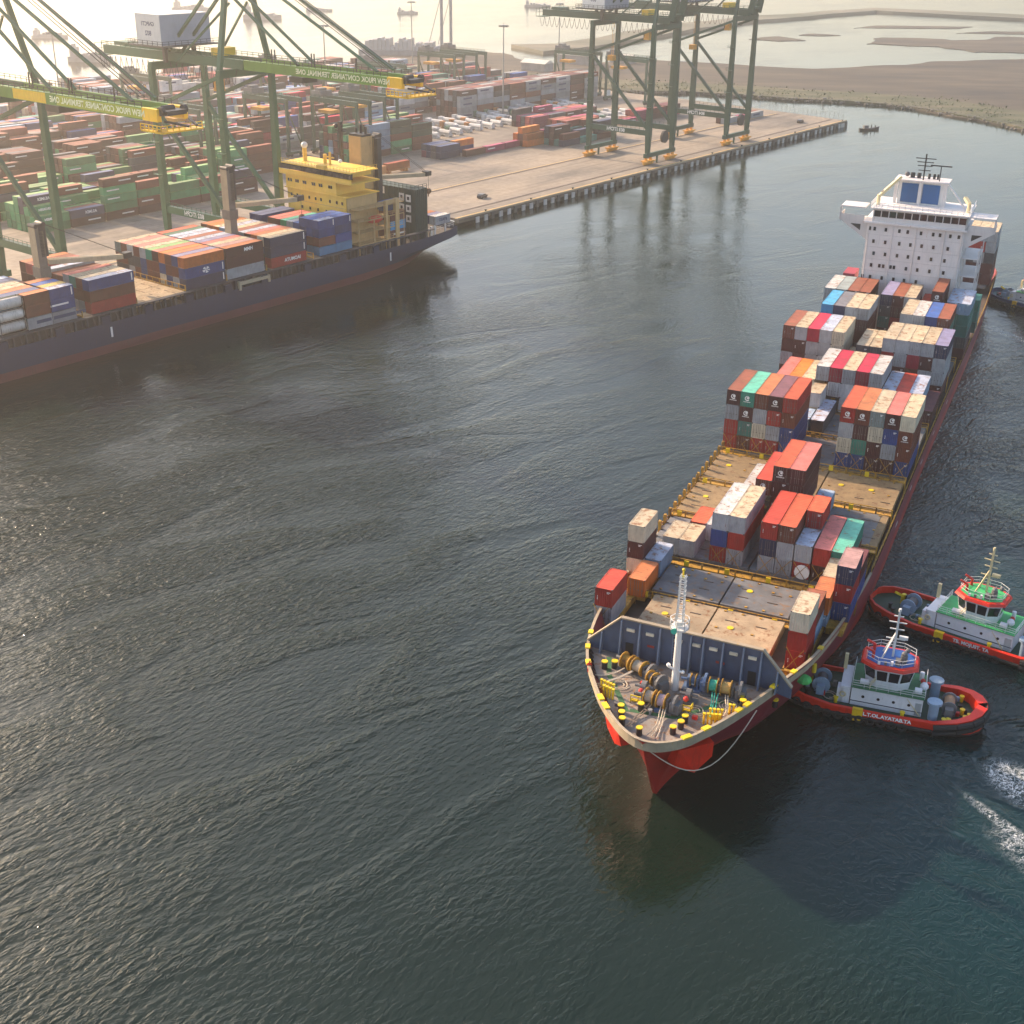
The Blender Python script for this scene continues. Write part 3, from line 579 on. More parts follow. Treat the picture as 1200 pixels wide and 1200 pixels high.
# choose the ones that show largest as things of their own; fold the rest into one mesh
occ = set()
for i, c in enumerate(CONT):
    M = M_SHIP if c['fr'] == 'S' else M_QUAY
    P_ = M @ Vector((c['x'], c['y'] + c['L'] / 2, c['z'] + c['H'] / 2)); d = P_ - Vector((0, 0, CAMZ)); dist = d.length; pv = d.dot(_f)
    c['px'] = 600 + FPX * d.dot(_r2) / pv; c['py'] = 600 - FPX * d.dot(_u2) / pv; c['P'] = M @ Vector((c['x'], c['y'], c['z']))
    occ.add((c['fr'], round(c['x'] / 1.3), round(c['y'] / 3), round(c['z'] / 1.4)))
BK = {}
for c in CONT: BK.setdefault((c['fr'], int(c['x'] // 3)), []).append(c)
def near(c, x):
    k = int(x // 3)
    for j in (k - 1, k, k + 1):
        for o in BK.get((c['fr'], j), ()): yield o
def filled(c, dx=0, dz=0):
    for o in near(c, c['x'] + dx):
        if o is not c and abs(o['x'] - c['x'] - dx) < .8 and abs(o['z'] - c['z'] - dz) < .75 and o['y'] < c['y'] + c['L'] * .6 and o['y'] + o['L'] > c['y'] + c['L'] * .4: return True
    return False
def front_filled(c):
    return any(o is not c and abs(o['x'] - c['x']) < 1 and abs(o['z'] - c['z']) < .9 and -.2 < c['y'] - (o['y'] + o['L']) < 3 for o in near(c, c['x']))
keep = []
for c in CONT:
    c['top'] = not filled(c, 0, c['H'])
    right = not filled(c, 2.5) if c['fr'] == 'S' else not filled(c, 2.62 if c['z'] < 9 and c['x'] < -20 else 2.49)
    c['exposed'] = c['top'] or right or not front_filled(c)
    far = (c['P'] - Vector((0, 0, CAMZ))).length
    infr = -15 < c['px'] < 1215 and -10 < c['py'] < 1200
    c['score'] = (c['L'] / 12) * (1.6 if c['top'] else 1) * 1e4 / far ** 2 * (1.0 if infr and c['exposed'] else 0) * (1.5 if c['x'] > -20 or c['fr'] == 'S' else 1)
    if c['exposed'] or not filled(c, -2.5): keep.append(c)
keep.sort(key=lambda c: -c['score'])
NSOLO = 400
rest = MB(); rmats = []
def rslot(m):
    if m not in rmats: rmats.append(m)
    return rmats.index(m)
used = {}
for k, c in enumerate(keep):
    M = M_SHIP if c['fr'] == 'S' else M_QUAY; rz = -HD if c['fr'] == 'S' else -QH
    jx = random.uniform(-.03, .03)
    if k < NSOLO and c['score'] > 0:
        far = (c['P'] - Vector((0, 0, CAMZ))).length
        o = inst('container', container_mesh(c['L'], c['H'], far > 420), None, M @ Vector((c['x'] + jx, c['y'], c['z'])), rz)
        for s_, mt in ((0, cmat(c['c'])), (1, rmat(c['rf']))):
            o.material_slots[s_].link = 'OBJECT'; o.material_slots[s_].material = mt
        lb = c['label']; used[lb] = used.get(lb, 0) + 1
        if used[lb] > 1: lb = lb.replace('container,', 'container aft,' if used[lb] == 2 else 'container farther aft,')
        while len(lb.split()) > 16: lb = lb.replace(' ' + lb.split()[-2] + ' ' + lb.split()[-1], ' ' + lb.split()[-1])
        tag(o, lb, 'container', c['group'])
        if c['door'] or (c['fr'] == 'S' and not c['logo'] and random.random() < .35 and far < 330):
            d_ = inst('door', door_mesh(c['H']), o); d_.material_slots[0].link = 'OBJECT'; d_.material_slots[0].material = cmat(c['c'])
        if far < 340 and c['fr'] == 'S' and c['c'] not in 'wgcR' and not c['logo'] and c['H'] > 2.4 and random.random() < .6: inst('marking', marking_mesh(), o)
        if c['fr'] == 'Q' and c['c'] in 'BnA' and c['x'] > 18: MB().box(1.26, 1.27, c['L'] - .75, c['L'] - .45, .5, c['H'] - .35).build('marking', M_WHITE, o)
        if c['logo']: inst('emblem', emblem_mesh(), o, (0, -.05, c['H'] * .58))
        if c['txt'] and c['txt'][0] in ('side', 'ever', 'dark') and c['txt'][1]:
            kd, s_ = c['txt']
            letter(s_, {'ever': 1.0, 'side': 1.25, 'dark': 1.2}[kd], M_DARKTXT if kd == 'dark' else M_WHITE, o, (1.26, c['L'] * .5 if kd != 'side' else c['L'] * .6, c['H'] * .52), (0, 1, 0), (0, 0, 1), True, .04)
        if c['txt'] and c['txt'][0] == 'round':
            em = MB(); n = 14
            em.add([(1.262, 6.4 if c['L'] > 7 else 3, 1.3)] + [(1.262, (6.4 if c['L'] > 7 else 3) + 1.15 * cos(2 * pi * i / n), 1.3 + .8 * sin(2 * pi * i / n)) for i in range(n)], [(0, 1 + i, 1 + (i + 1) % n) for i in range(n) if i % 3])
            em.build('emblem', M_WHITE, o)
    else:
        v_ = k % 3; cs_, rs_ = CC[c['c']], ROOF[c['rf']]; f_ = (.72, 1, 1.3)[v_]
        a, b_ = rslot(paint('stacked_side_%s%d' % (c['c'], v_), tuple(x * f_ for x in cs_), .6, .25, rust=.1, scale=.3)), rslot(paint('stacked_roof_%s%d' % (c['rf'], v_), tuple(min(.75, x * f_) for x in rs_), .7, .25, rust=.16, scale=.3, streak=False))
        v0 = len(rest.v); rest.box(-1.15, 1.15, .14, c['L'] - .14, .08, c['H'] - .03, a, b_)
        for ex in (-1.2, 1.12): rest.box(ex, ex + .08, .02, .2, 0, c['H'], a); rest.box(ex, ex + .08, c['L'] - .2, c['L'] - .02, 0, c['H'], a)
        if c['c'] in 'gRlc' and random.random() < .6: rest.box(1.15, 1.17, 2.2, 8.5, 1.0, 1.75, rslot(M_DARKTXT)); 
        elif c['c'] in 'GmPb' and random.random() < .45: y_ = random.choice((1.2, 6)); rest.box(1.15, 1.17, y_, y_ + 4.6, 1.25, 1.65, rslot(M_WHITE))
        T_ = M @ Matrix.Translation((c['x'], c['y'], c['z']))
        for i in range(v0, len(rest.v)): rest.v[i] = tuple(T_ @ Vector(rest.v[i]))
tag(rest.build('stacked_containers', rmats), kind='stuff')
print('containers', len(CONT), 'kept', len(keep))
# ---------------------------------------------------------------- hull lofting
def hexp(u): return max(.5, min(1.7, 1.7 - (u + 88) * .11))
def loft(name, st, mats, parent, split, smooth=True, deckcol=None):
    """st rows: (u, rail_z, left_rail, right_rail, left_wl, right_wl); split: height where the boot-top paint starts"""
    mb = MB(); rings = []
    for u, rz, lr, rr, lw, rw in st:
        kz = 11.2 * ((-90.8 - u) / 6.4) ** 1.15 if u < -90.8 else -3; z0 = max(0, kz)
        ex = hexp(u)
        def side(a, b):
            pts = []; lo = max(split, z0)
            for f_ in (1, .8, .6, .4, .22, 0):
                z = lo + (rz - lo) * f_; k = max(0.0, (z - z0) / (rz - z0)); pts.append((b + (a - b) * k ** ex, u, z))
            pts.append((b, u, z0)); pts.append((b * .98 if kz < 0 else b, u, kz)); return pts
        rings.append(side(lr, lw) + side(rr, rw)[::-1])
    n = len(rings[0])
    for rg in rings: mb.v += [tuple(p) for p in rg]
    for i in range(len(rings) - 1):
        for j in range(n - 1):
            a = i * n + j; mb.f.append((a, a + 1, a + 1 + n, a + n)); mb.m.append(1 if (5 <= j <= n - 7) else 0)
    mb.f.append(tuple(range(n))[::-1]); mb.m.append(0); mb.f.append(tuple(range((len(rings) - 1) * n, len(rings) * n))); mb.m.append(0)
    return mb.build(name, mats, parent, smooth)
def interp(st, u, k):
    for a, b in zip(st, st[1:]):
        if a[0] <= u <= b[0]: f_ = (u - a[0]) / (b[0] - a[0]); return a[k] + (b[k] - a[k]) * f_
    return st[0][k] if u < st[0][0] else st[-1][k]
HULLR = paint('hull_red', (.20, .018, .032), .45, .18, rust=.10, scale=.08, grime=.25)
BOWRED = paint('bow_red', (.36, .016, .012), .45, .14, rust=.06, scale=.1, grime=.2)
POCKET = paint('pocket_red', (.62, .022, .008), .45, .14, rust=.12)
RAILC = paint('bulwark_cap', (.36, .29, .20), .6, .2, rust=.22, rustcol=(.5, .28, .03))
DECKF = paint('forecastle_deck', (.22, .19, .165), .8, .4, rust=.46, rustcol=(.24, .11, .04), streak=False, scale=.3)
DECKM = paint('main_deck', (.07, .06, .05), .85, .35, rust=.3, streak=False)
NAVYG = paint('breakwater_blue', (.065, .09, .145), .5, .2, rust=.08)
NAVYL = paint('stiffener_blue', (.15, .19, .26), .5, .15, rust=.08)
HTAN = paint('hatch_tan', (.36, .27, .17), .8, .28, rust=.42, rustcol=(.20, .08, .025), streak=False, scale=.4, grime=.3)
HBRN = paint('hatch_brown', (.25, .17, .085), .8, .3, rust=.4, rustcol=(.14, .055, .02), streak=False, scale=.4, grime=.4)
HGRY = paint('hatch_grey', (.14, .145, .15), .8, .32, rust=.40, rustcol=(.22, .12, .05), streak=False, scale=.4)
RYEL = paint('rusty_yellow', (.44, .24, .03), .65, .3, rust=.5, rustcol=(.10, .045, .02))
YEL = paint('bright_yellow', (.78, .55, .02), .5, .1, rust=.04)
BLK = paint('black_paint', (.02, .02, .022), .5, .2)
SUPW = paint('superstructure_white', (.68, .64, .62), .55, .12, rust=.13, rustcol=(.40, .22, .12), scale=.12, grime=.14)
GLASS = bpy.data.materials.new('window_glass'); GLASS.use_nodes = True; GLASS.node_tree.nodes['Principled BSDF'].inputs['Base Color'].default_value = (.012, .016, .022, 1); GLASS.node_tree.nodes['Principled BSDF'].inputs['Roughness'].default_value = .08
GRN = paint('deck_green', (.03, .16, .07), .75, .25, rust=.08, streak=False)
GRNL = paint('walkway_green', (.035, .13, .055), .75, .2, streak=False)
TEALR = paint('teal_rope', (.03, .42, .30), .8, .2)
ROPE = paint('pale_rope', (.50, .43, .33), .9, .2)
REDP = paint('red_paint', (.62, .03, .02), .5, .12)
WHTP = paint('white_paint', (.74, .73, .70), .5, .1, rust=.06)
GREYP = paint('machinery_grey', (.15, .15, .15), .6, .2, rust=.12)
BLUP = paint('machinery_blue', (.10, .17, .30), .55, .2, rust=.06)
FUNB = paint('funnel_blue', (.008, .10, .27), .5, .12)
CRM = paint('crane_cream', (.62, .52, .30), .55, .12, rust=.08)

# ---------------------------------------------------------------- red container ship
S = empty('container_ship', (*SO, 0), -HD); tag(S, 'large red-hulled container ship coming bow first beside two red tugs', 'container ship')
ST = [(-97.3, 11.6, 1.5, 2.1, 1.45, 1.55), (-97.1, 11.6, .5, 3.0, 1.45, 1.55), (-96.6, 11.6, -.5, 3.9, 1.45, 1.55), (-95.6, 11.55, -1.8, 5.0, 1.40, 1.6), (-94.2, 11.5, -3.2, 6.1, 1.4, 1.6), (-92.4, 11.5, -4.8, 7.1, 1.35, 1.65), (-90.4, 11.4, -6.3, 8.1, 1.2, 1.8), (-87.5, 11.3, -8.1, 9.3, .3, 2.3), (-84, 11.2, -10.1, 10.6, -1.2, 3.2), (-80.5, 11.1, -11.5, 11.8, -2.8, 4.4),
      (-76, 10.7, -12.7, 13.0, -4.8, 6.2), (-70, 10.0, -13.9, 14.4, -7.5, 8.6), (-63, 9.0, -14.8, 15.2, -10.2, 11.2), (-55, 8.0, -15.4, 15.8, -12.6, 13.4), (-46, 7.2, -15.9, 16.3, -14.6, 15.2), (-36, 6.5, -16.3, 16.6, -15.8, 16.3), (-20, 5.9, -16.4, 16.7, -16.3, 16.6), (0, 5.5, -16.4, 16.6, -16.4, 16.6),
      (30, 5.3, -16.4, 16.7, -16.4, 16.7), (60, 5.6, -16.2, 17.0, -16.2, 17.0), (90, 6.1, -15.8, 17.4, -15.8, 17.3), (120, 6.6, -15.0, 17.8, -14.6, 17.2), (140, 7.2, -14.2, 17.8, -12, 15), (152, 7.6, -13, 17.4, -8, 10), (158, 7.8, -11, 16, -4, 6)]
def catmull(st, u0, u1, step):
    out_ = []; 
    for i in range(len(st) - 1):
        a, b_ = st[i], st[i + 1]; p0 = st[max(0, i - 1)]; p3 = st[min(len(st) - 1, i + 2)]
        n = max(1, int((b_[0] - a[0]) / step)) if b_[0] <= u1 else 1
        for j in range(n):
            t_ = j / n; r_ = [a[0] + (b_[0] - a[0]) * t_]
            for k in range(1, len(a)):
                m0 = (b_[k] - p0[k]) / max(1e-6, b_[0] - p0[0]) * (b_[0] - a[0]); m1 = (p3[k] - a[k]) / max(1e-6, p3[0] - a[0]) * (b_[0] - a[0])
                r_.append((2 * t_ ** 3 - 3 * t_ ** 2 + 1) * a[k] + (t_ ** 3 - 2 * t_ ** 2 + t_) * m0 + (3 * t_ ** 2 - 2 * t_ ** 3) * b_[k] + (t_ ** 3 - t_ ** 2) * m1)
            out_.append(tuple(r_))
    out_.append(st[-1]); return out_
ST = catmull(ST, -97.2, -36, .5)
hull = loft('hull', ST, [HULLR, BOWRED], S, 2.2)
# brighter red by position: sunlight on the forebody painted into its colour
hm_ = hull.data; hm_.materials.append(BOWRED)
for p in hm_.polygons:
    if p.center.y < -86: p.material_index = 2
# hard edge between the sunlit and the shaded hull tone, no transition strip
def hullv(u, z, side, st=ST):
    rz = interp(st, u, 1); kz = 11.2 * ((-90.8 - u) / 6.4) ** 1.15 if u < -90.8 else 0; k = max(0., min(1., (z - kz) / (rz - kz))); a, b = (interp(st, u, 2), interp(st, u, 4)) if side < 0 else (interp(st, u, 3), interp(st, u, 5))
    return b + (a - b) * k ** hexp(u)
def deckpoly(u0, u1, inset, z, st=ST):
    us = [u0] + [r_[0] for r_ in st if u0 < r_[0] < u1] + [u1]
    return [(hullv(u, z, -1) + inset, u) for u in us] + [(hullv(u, z, 1) - inset, u) for u in us][::-1]
MB().prism(deckpoly(-95.9, -78.9, .12, 10.1), 9.9, 10.2).build('forecastle_deck', DECKF, S)
dk = MB(); 
for u0, u1, z in ((-78.6, -66, 6.4), (-66, -48, 5.6), (-48, 157, 4.7)): dk.prism(deckpoly(u0, u1, .15, z - .3), z - .3, z)
dk.build('main_deck', DECKM, S)
# bulwark inner skin, cap and stays
cap = MB(); us = [r_[0] for r_ in ST if r_[0] <= -35.9]; inner = MB()
def railpt(u, side, inset=0, dz=0):
    c = interp(ST, u, 2) if side < 0 else interp(ST, u, 3); return (c - side * inset, u, interp(ST, u, 1) + dz)
line = [railpt(u, -1) for u in us[::-1]] + [railpt(u, 1) for u in us]
nrm_ = []
for i in range(len(line)):
    a, b_ = Vector(line[max(0, i - 1)]), Vector(line[min(len(line) - 1, i + 1)]); d = (b_ - a); d.z = 0; d.normalize(); nrm_.append(Vector((-d.y, d.x, 0)))
for i in range(len(line) - 1):
    P0, P1 = Vector(line[i]), Vector(line[i + 1]); n0, n1 = nrm_[i], nrm_[i + 1]
    vs = [P0 - n0 * .06, P1 - n1 * .06, P1 + n1 * .30, P0 + n0 * .30]; vs = vs + [v + Vector((0, 0, .1)) for v in vs]
    cap.add([tuple(v) for v in vs], [(3, 2, 1, 0), (4, 5, 6, 7), (0, 1, 5, 4), (2, 3, 7, 6)])
    a, b_ = P0 + n0 * .14, P1 + n1 * .14; inner.add([(a.x, a.y, a.z - 1.3), (b_.x, b_.y, b_.z - 1.3), tuple(b_), tuple(a)], [(0, 1, 2, 3)])
cap.build('bulwark_cap', RAILC, S); inner.build('bulwark', RAILC, S)
sty = MB()
for side in (-1, 1):
    u = -93
    while u < -79.5:
        c = railpt(u, side, .2); sty.beam((c[0], c[1], c[2] - .1), (c[0] - side * .9, c[1], c[2] - 1.2), .12, .25); u += .85 if side < 0 else 1.25
sty.build('bulwark_stay', BLK, S)
for side, u in ((-1, -93), (-1, -91.5), (-1, -84.6), (-1, -81), (-1, -77), (1, -92.4), (1, -87), (1, -85.4), (1, -80), (1, -75), (1, -66), (1, -95)):
    c = railpt(u, side, .15, .15); c2_ = railpt(u + 1.0, side, .15, .15); MB().beam(c, c2_, .62, .22).build('fairlead', YEL, S)
up_rail = MB(); pts = [railpt(u, 1, .1) for u in (-36, -20, 0, 30, 60, 90, 120, 150)]
up_rail.rail(pts, 1.0, 2.5, .05).build('side_railing', RYEL, S); up_rail = MB(); up_rail.rail([railpt(u, -1, .1) for u in (-36, -20, 0, 30, 60, 90)], 1.0, 2.5, .05)
up_rail.build('side_railing', RYEL, S)
# anchor pockets standing proud of the flare
for side in (-1, 1):
    ab = MB(); c = 1.5 + side * 6.2; z0 = 4.6
    if side > 0: pts = [(4.6, -93.9, 9.3), (7.7, -90.6, 9.3), (7.6, -90.4, 7.2), (6.0, -91.6, 5.2), (4.0, -93.2, 6.4)]; nrm = Vector((.55, -.55, 0))
    else: pts = [(-2.2, -93.4, 9.3), (-4.6, -91.1, 9.3), (-4.3, -91.0, 7.8), (-3.0, -92.0, 6.6), (-1.9, -93.0, 7.2)]; nrm = Vector((-.55, -.55, 0))
    b0 = [Vector(p) - nrm * 1.6 for p in pts]; b1 = [Vector(p) + nrm * .55 for p in pts]
    n = 5; ab.add([tuple(p) for p in b0 + b1], [tuple(range(5)), tuple(range(9, 4, -1))] + [(i, i + 5, (i + 1) % 5 + 5, (i + 1) % 5) for i in range(5)])
    ab.build('anchor_pocket', POCKET, S)
# breakwater wall with wings, stiffeners, doors and lamps
BW = MB(); prof = [(-11.9, 10.3, 11.3), (-7.6, 10.3, 15.5), (10.2, 10.3, 15.4), (14.0, 9.6, 11.2)]
for (x0, a0, z0), (x1, a1, z1) in zip(prof, prof[1:]):
    BW.add([(x0, -79, a0), (x1, -79, a1), (x1, -79, z1), (x0, -79, z0), (x0, -78.8, a0), (x1, -78.8, a1), (x1, -78.8, z1), (x0, -78.8, z0)], [(0, 1, 2, 3), (7, 6, 5, 4), (3, 2, 6, 7), (0, 4, 5, 1)])
BW.box(hullv(-78.8, 6.4, -1) + .1, hullv(-78.8, 6.4, 1) - .1, -78.8, -78.6, 6.2, 10.3)
wall = BW.build('breakwater_wall', NAVYG, S)
cp = MB()
for (x0, a0, z0), (x1, a1, z1) in zip(prof, prof[1:]): cp.beam((x0, -79, z0 + .05), (x1, -79, z1 + .05), .55, .18)
cp.build('wall_cap', RAILC, wall)
for x in (-10, -7.5, -5.1, -2.5, 1.4, 3.0, 5.4, 7.9, 10.1, 12.2):
    zt = 15.3 if -7.6 <= x <= 10.2 else (11.3 + (x + 11.9) / 4.3 * 4.2 if x < 0 else 15.4 - (x - 10.2) / 3.8 * 4.2)
    MB().add([(x - .1, -79.02, zt), (x + .1, -79.02, zt), (x + .1, -79.02, 10.2), (x - .1, -79.02, 10.2), (x - .1, -79.35, zt - .2), (x + .1, -79.35, zt - .2), (x + .1, -79.9, 10.2), (x - .1, -79.9, 10.2)], [(0, 1, 2, 3), (4, 7, 6, 5), (0, 4, 5, 1), (0, 3, 7, 4), (1, 5, 6, 2)]).build('stiffener', NAVYL, wall)
lamp = MB().box(-.5, .5, -.25, 0, -.18, .18).mesh('floodlight', [paint('lamp_glass', (.62, .56, .44), .3)])
for x in (-6.3, -3.8, -.2, 2.1, 4.2, 6.7, 9.0): inst('floodlight', lamp, wall, (x, -79.05, 14.1))
dr = MB().box(-.5, .5, -.02, .05, 0, 1.9).mesh('doorway', [BLK])
for x in (-6.4, 9.1): inst('doorway', dr, wall, (x, -79.03, 10.25))
for z in range(9): pass
ld = MB()
for x in (-.9, -.4): ld.beam((x, -79.15, 10.3), (x, -79.15, 15.2), .07)
for i in range(12): ld.beam((-.9, -79.15, 10.6 + i * .4), (-.4, -79.15, 10.6 + i * .4), .05)
ld.build('ladder', NAVYL, wall)
MB().box(4.6, 5.0, -79.06, -79.01, 12.2, 12.5).box(5.2, 5.7, -79.06, -79.01, 12.2, 12.5).box(-4.1, -3.2, -79.06, -79.01, 12.2, 12.5).build('notice_plate', paint('notice_red', (.35, .04, .03), .6), wall)
# green walkway painted on the deck
gw = MB()
for a, b_ in (((-8.6, -80.2), (-7.2, -84)), ((-7.2, -84), (-2.6, -90.6)), ((8.9, -80.6), (5.6, -86)), ((5.6, -86), (3.0, -89.4)), ((-2.4, -90.2), (3.0, -89.4))):
    gw.beam((*a, 10.205), (*b_, 10.205), .62, .02)
gw.build('deck_walkway', GRNL, S)
# mast with lattice top and lookout platform
mt = MB(); mx_, mu_ = 1.0, -83.6
mt.cyl((mx_, mu_, 10.2), (mx_, mu_, 19.6), .50, 12, .34); mast = mt.build('foremast', WHTP, S, True)
pl = MB(); pl.prism([(mx_ + 1.15 * cos(i * pi / 4), mu_ + 1.15 * sin(i * pi / 4)) for i in range(8)], 18.6, 18.8)
pl.rail([(mx_ + 1.15 * cos(i * pi / 4), mu_ + 1.15 * sin(i * pi / 4), 18.8) for i in range(9)], 1.1, .9, .05); pl.build('lookout_platform', WHTP, mast)
lt = MB()
for dx, dy in ((-.4, -.3), (.4, -.3), (.4, .3), (-.4, .3)): lt.beam((mx_ + dx, mu_ + dy, 19), (mx_ + dx * .7, mu_ + dy * .7, 25.6), .11)
for i in range(11):
    z = 19.4 + i * .6; lt.beam((mx_ - .4, mu_ - .3, z), (mx_ + .4, mu_ - .3, z), .07); lt.beam((mx_ + .4, mu_ - .3, z), (mx_ + .4, mu_ + .3, z), .07); lt.beam((mx_ - .4, mu_ + .3, z), (mx_ + .4, mu_ + .3, z), .07)
lt.build('lattice_ladder', WHTP, mast)
MB().cyl((mx_ - .2, mu_ - 1.1, 18.9), (mx_ - .2, mu_ - 1.6, 18.9), .22, 10, .38).build('horn', TEALR, mast)
MB().cyl((mx_, mu_, 25.6), (mx_, mu_, 26.3), .12, 6).ball((mx_, mu_, 26.3), .2).build('mast_light', YEL, mast)
br_ = MB(); br_.beam((mx_ - .9, mu_ - .2, 13.2), (mx_ + .9, mu_ - .2, 12.8), .2); br_.ball((mx_ - .9, mu_ - .2, 13.4), .28).ball((mx_ + .9, mu_ - .2, 12.9), .22); br_.build('lamp_bracket', WHTP, mast)
# mooring winches
def winch(x, u, rot, drums, mats_, z=10.2, frame=GREYP):
    w = empty('mooring_winch'); w.parent = S; w.location = (x, u, z); w.rotation_euler = (0, 0, rot)
    p = 0; fr = MB(); tot = sum(d[0] for d in drums) + .4 * (len(drums) + 1)
    x0 = -tot / 2
    fr.box(-tot / 2 - .5, tot / 2 + .5, -.9, .9, 0, .25); fr.cyl((-tot / 2 - .8, 0, 1.2), (tot / 2 + .8, 0, 1.2), .16, 8)
    for i in range(len(drums) + 1):
        xx = x0 + sum(d[0] for d in drums[:i]) + .4 * i; fr.box(xx, xx + .3, -.45, .45, .2, 1.7)
    fr.box(tot / 2 + .1, tot / 2 + 1.3, -.7, .6, .25, 1.5); fr.cyl((tot / 2 + .5, 0, 1.3), (tot / 2 + .8, 0, 1.3), 1.05, 12)
    fr.build('winch_frame', frame, w)
    for (ln, r_), m_ in zip(drums, mats_):
        i = drums.index((ln, r_)); xx = x0 + .35 + p; db = MB(); db.cyl((xx, 0, 1.2), (xx + .1, 0, 1.2), r_ + .3, 14); db.cyl((xx + ln - .1, 0, 1.2), (xx + ln, 0, 1.2), r_ + .3, 14)
        db.build('drum_flange', RYEL, w)
        rp = MB(); k = int(ln / .16)
        for j in range(k): rp.cyl((xx + .1 + j * (ln - .2) / k, 0, 1.2), (xx + .1 + (j + .5) * (ln - .2) / k, 0, 1.2), r_ - .05, 12, r_); rp.cyl((xx + .1 + (j + .5) * (ln - .2) / k, 0, 1.2), (xx + .1 + (j + 1) * (ln - .2) / k, 0, 1.2), r_, 12, r_ - .05)
        rp.build('rope_drum', m_, w, True); p += ln + .4
    return w
winch(-4.6, -82.3, -.35, [(1.3, .75), (1.5, .72)], [RYEL, ROPE]); winch(-1.6, -84.2, -.5, [(.9, .55)], [GREYP])
winch(.2, -88.3, -.1, [(1.2, .72), (1.1, .74)], [ROPE, paint('lilac_rope', (.52, .42, .46), .9)])
winch(3.0, -82.6, .08, [(.7, .5)], [BLUP], frame=BLUP)
winch(6.3, -82.7, .08, [(1.1, .72), (1.2, .75)], [TEALR, paint('tan_rope', (.55, .38, .14), .9)])
# windlasses beside the mast, chains and red buoy balls
for x, u in ((-2.0, -86.2), (3.3, -85.6)):
    w = empty('windlass'); w.parent = S; w.location = (x, u, 10.2)
    MB().box(-1, 1, -.7, .7, 0, .35).cyl((-1.1, 0, 1), (1.1, 0, 1), .2).cyl((-.3, 0, 1), (.3, 0, 1), .75, 12).build('gypsy_wheel', GREYP, w)
    MB().box(-.9, .9, -2.2, -1.9, .1, .3).rail([(-.9, -2.2, 0), (.9, -2.2, 0), (.9, -1.3, 0)], .9, .6, .06).build('guard_frame', YEL, w)
    MB().ball((0, -1.2, 1.1), .34).build('hand_wheel', REDP, w)
ch = MB()
for i in range(9): ch.beam((-1.9 - .22 * i * .6, -85.4 + i * .42, 11.0 + (i % 2) * .06), (-1.9 - .22 * (i + 1) * .6, -85.4 + (i + .8) * .42, 11.0), .22, .3)
ch.build('anchor_chain', RYEL, S)
bm = MB().cyl((0, 0, 0), (0, 0, .95), .36, 10).mesh('post', [BLK]); cm_ = MB().cyl((0, 0, .95), (0, 0, 1.08), .40, 10).mesh('cap', [YEL])
for x, u in ((-8.2, -82.9), (-7.1, -82.3), (-3.2, -91.0), (-2.7, -92.2), (-1.2, -89.7), (4.2, -89.9), (4.1, -91.2), (3.6, -92.6), (9.0, -83.0), (9.4, -84.0), (-2.2, -93.4), (11.8, -76.5), (.2, -94.4)):
    bo = inst('mooring_bitt', bm, S, (x, u, 10.2 if u < -79 else 6.4)); inst('bitt_cap', cm_, bo)
# fairlead roller stands with yellow posts
for cx, cu, n in ((-6.9, -87.5, 5), (-6.2, -88.6, 4), (6.2, -89.2, 5), (6.6, -88.0, 4), (8.4, -86.2, 2)):
    for i in range(n):
        inst('roller_stand', MATS.setdefault('_rs', MB().cyl((0, 0, 0), (0, 0, 1.35), .13, 6).box(-.16, .16, -.16, .16, 1.3, 1.5).mesh('roller_stand', [YEL])), S, (cx + i * .42, cu - i * .12 * (1 if cx < 0 else -1), 10.2))
def rope(pts, m_, r_=.07, name='mooring_rope'):
    P_ = []
    for a, b_ in zip(pts, pts[1:]):
        a = Vector(a); b_ = Vector(b_)
        for i in range(5): P_.append(a.lerp(b_, i / 5) + Vector((random.uniform(-.04, .04), random.uniform(-.04, .04), -.12 * math.sin(pi * i / 5))))
    P_.append(Vector(pts[-1])); return MB().tube(P_, r_, 5, 0).build(name, m_, S)
for o in (0, .3, .6): rope([(-4.6 + o * .4, -83.2, 11), (-6.6, -85.8 - o * .7, 10.6), (-7.6 + o, -87.6 - o, 10.9)], ROPE)
for o in (0, .3): rope([(-5.6, -83.0, 11), (-7.2 + o, -84.2, 10.5), (-8.6 + o, -85.2, 10.5)], ROPE)
for o in (0, .35): rope([(-.4 + o, -89, 11), (-1.2 + o, -91.5, 10.5), (-1.6 + o, -94, 10.7)], paint('dark_rope', (.36, .26, .18), .9))
for o in (0, .3, .6): rope([(1 + o, -89, 11), (1.5 + o, -92, 10.5), (1.2 + o * 2, -95, 10.8)], ROPE)
for o in (0, .3, .7): rope([(5.6 + o, -83.6, 11), (6.3 + o * .6, -86.5, 10.4), (6.7 + o * .4, -88.5, 10.9)], TEALR)
for o in (0, .25): rope([(7.2 + o, -83.6, 11), (8.0 + o, -86, 10.5), (8.0, -88, 10.9)], ROPE)
tl = [Vector((1.4, -97.2, 11.0)).lerp(Vector((11.2, -84.5, 10.6)), i / 14) + Vector((1.0 * sin(pi * i / 14), -1.3 * sin(pi * i / 14), -4.6 * sin(pi * i / 14))) for i in range(15)]
MB().tube(tl, .07, 5).build('tow_line', ROPE, S)
rv = random.Random(4)
for i in range(16):
    x, u = rv.uniform(-8, 9), rv.uniform(-91, -80.5)
    if abs(x) > (u + 97) * .62 or (abs(x - 1) < 1.2 and u > -86): continue
    if i % 2: MB().cyl((x, u, 10.2), (x, u, 10.75), .14, 8).cyl((x, u, 10.75), (x, u, 10.95), .28, 8).build('deck_vent', paint('vent_grey', (.25, .25, .24), .6, rust=.2), S)
    else: MB().box(x - .3, x + .3, u - .22, u + .22, 10.2, 10.6).build('deck_box', [GREYP, REDP, BLUP][i % 3], S)
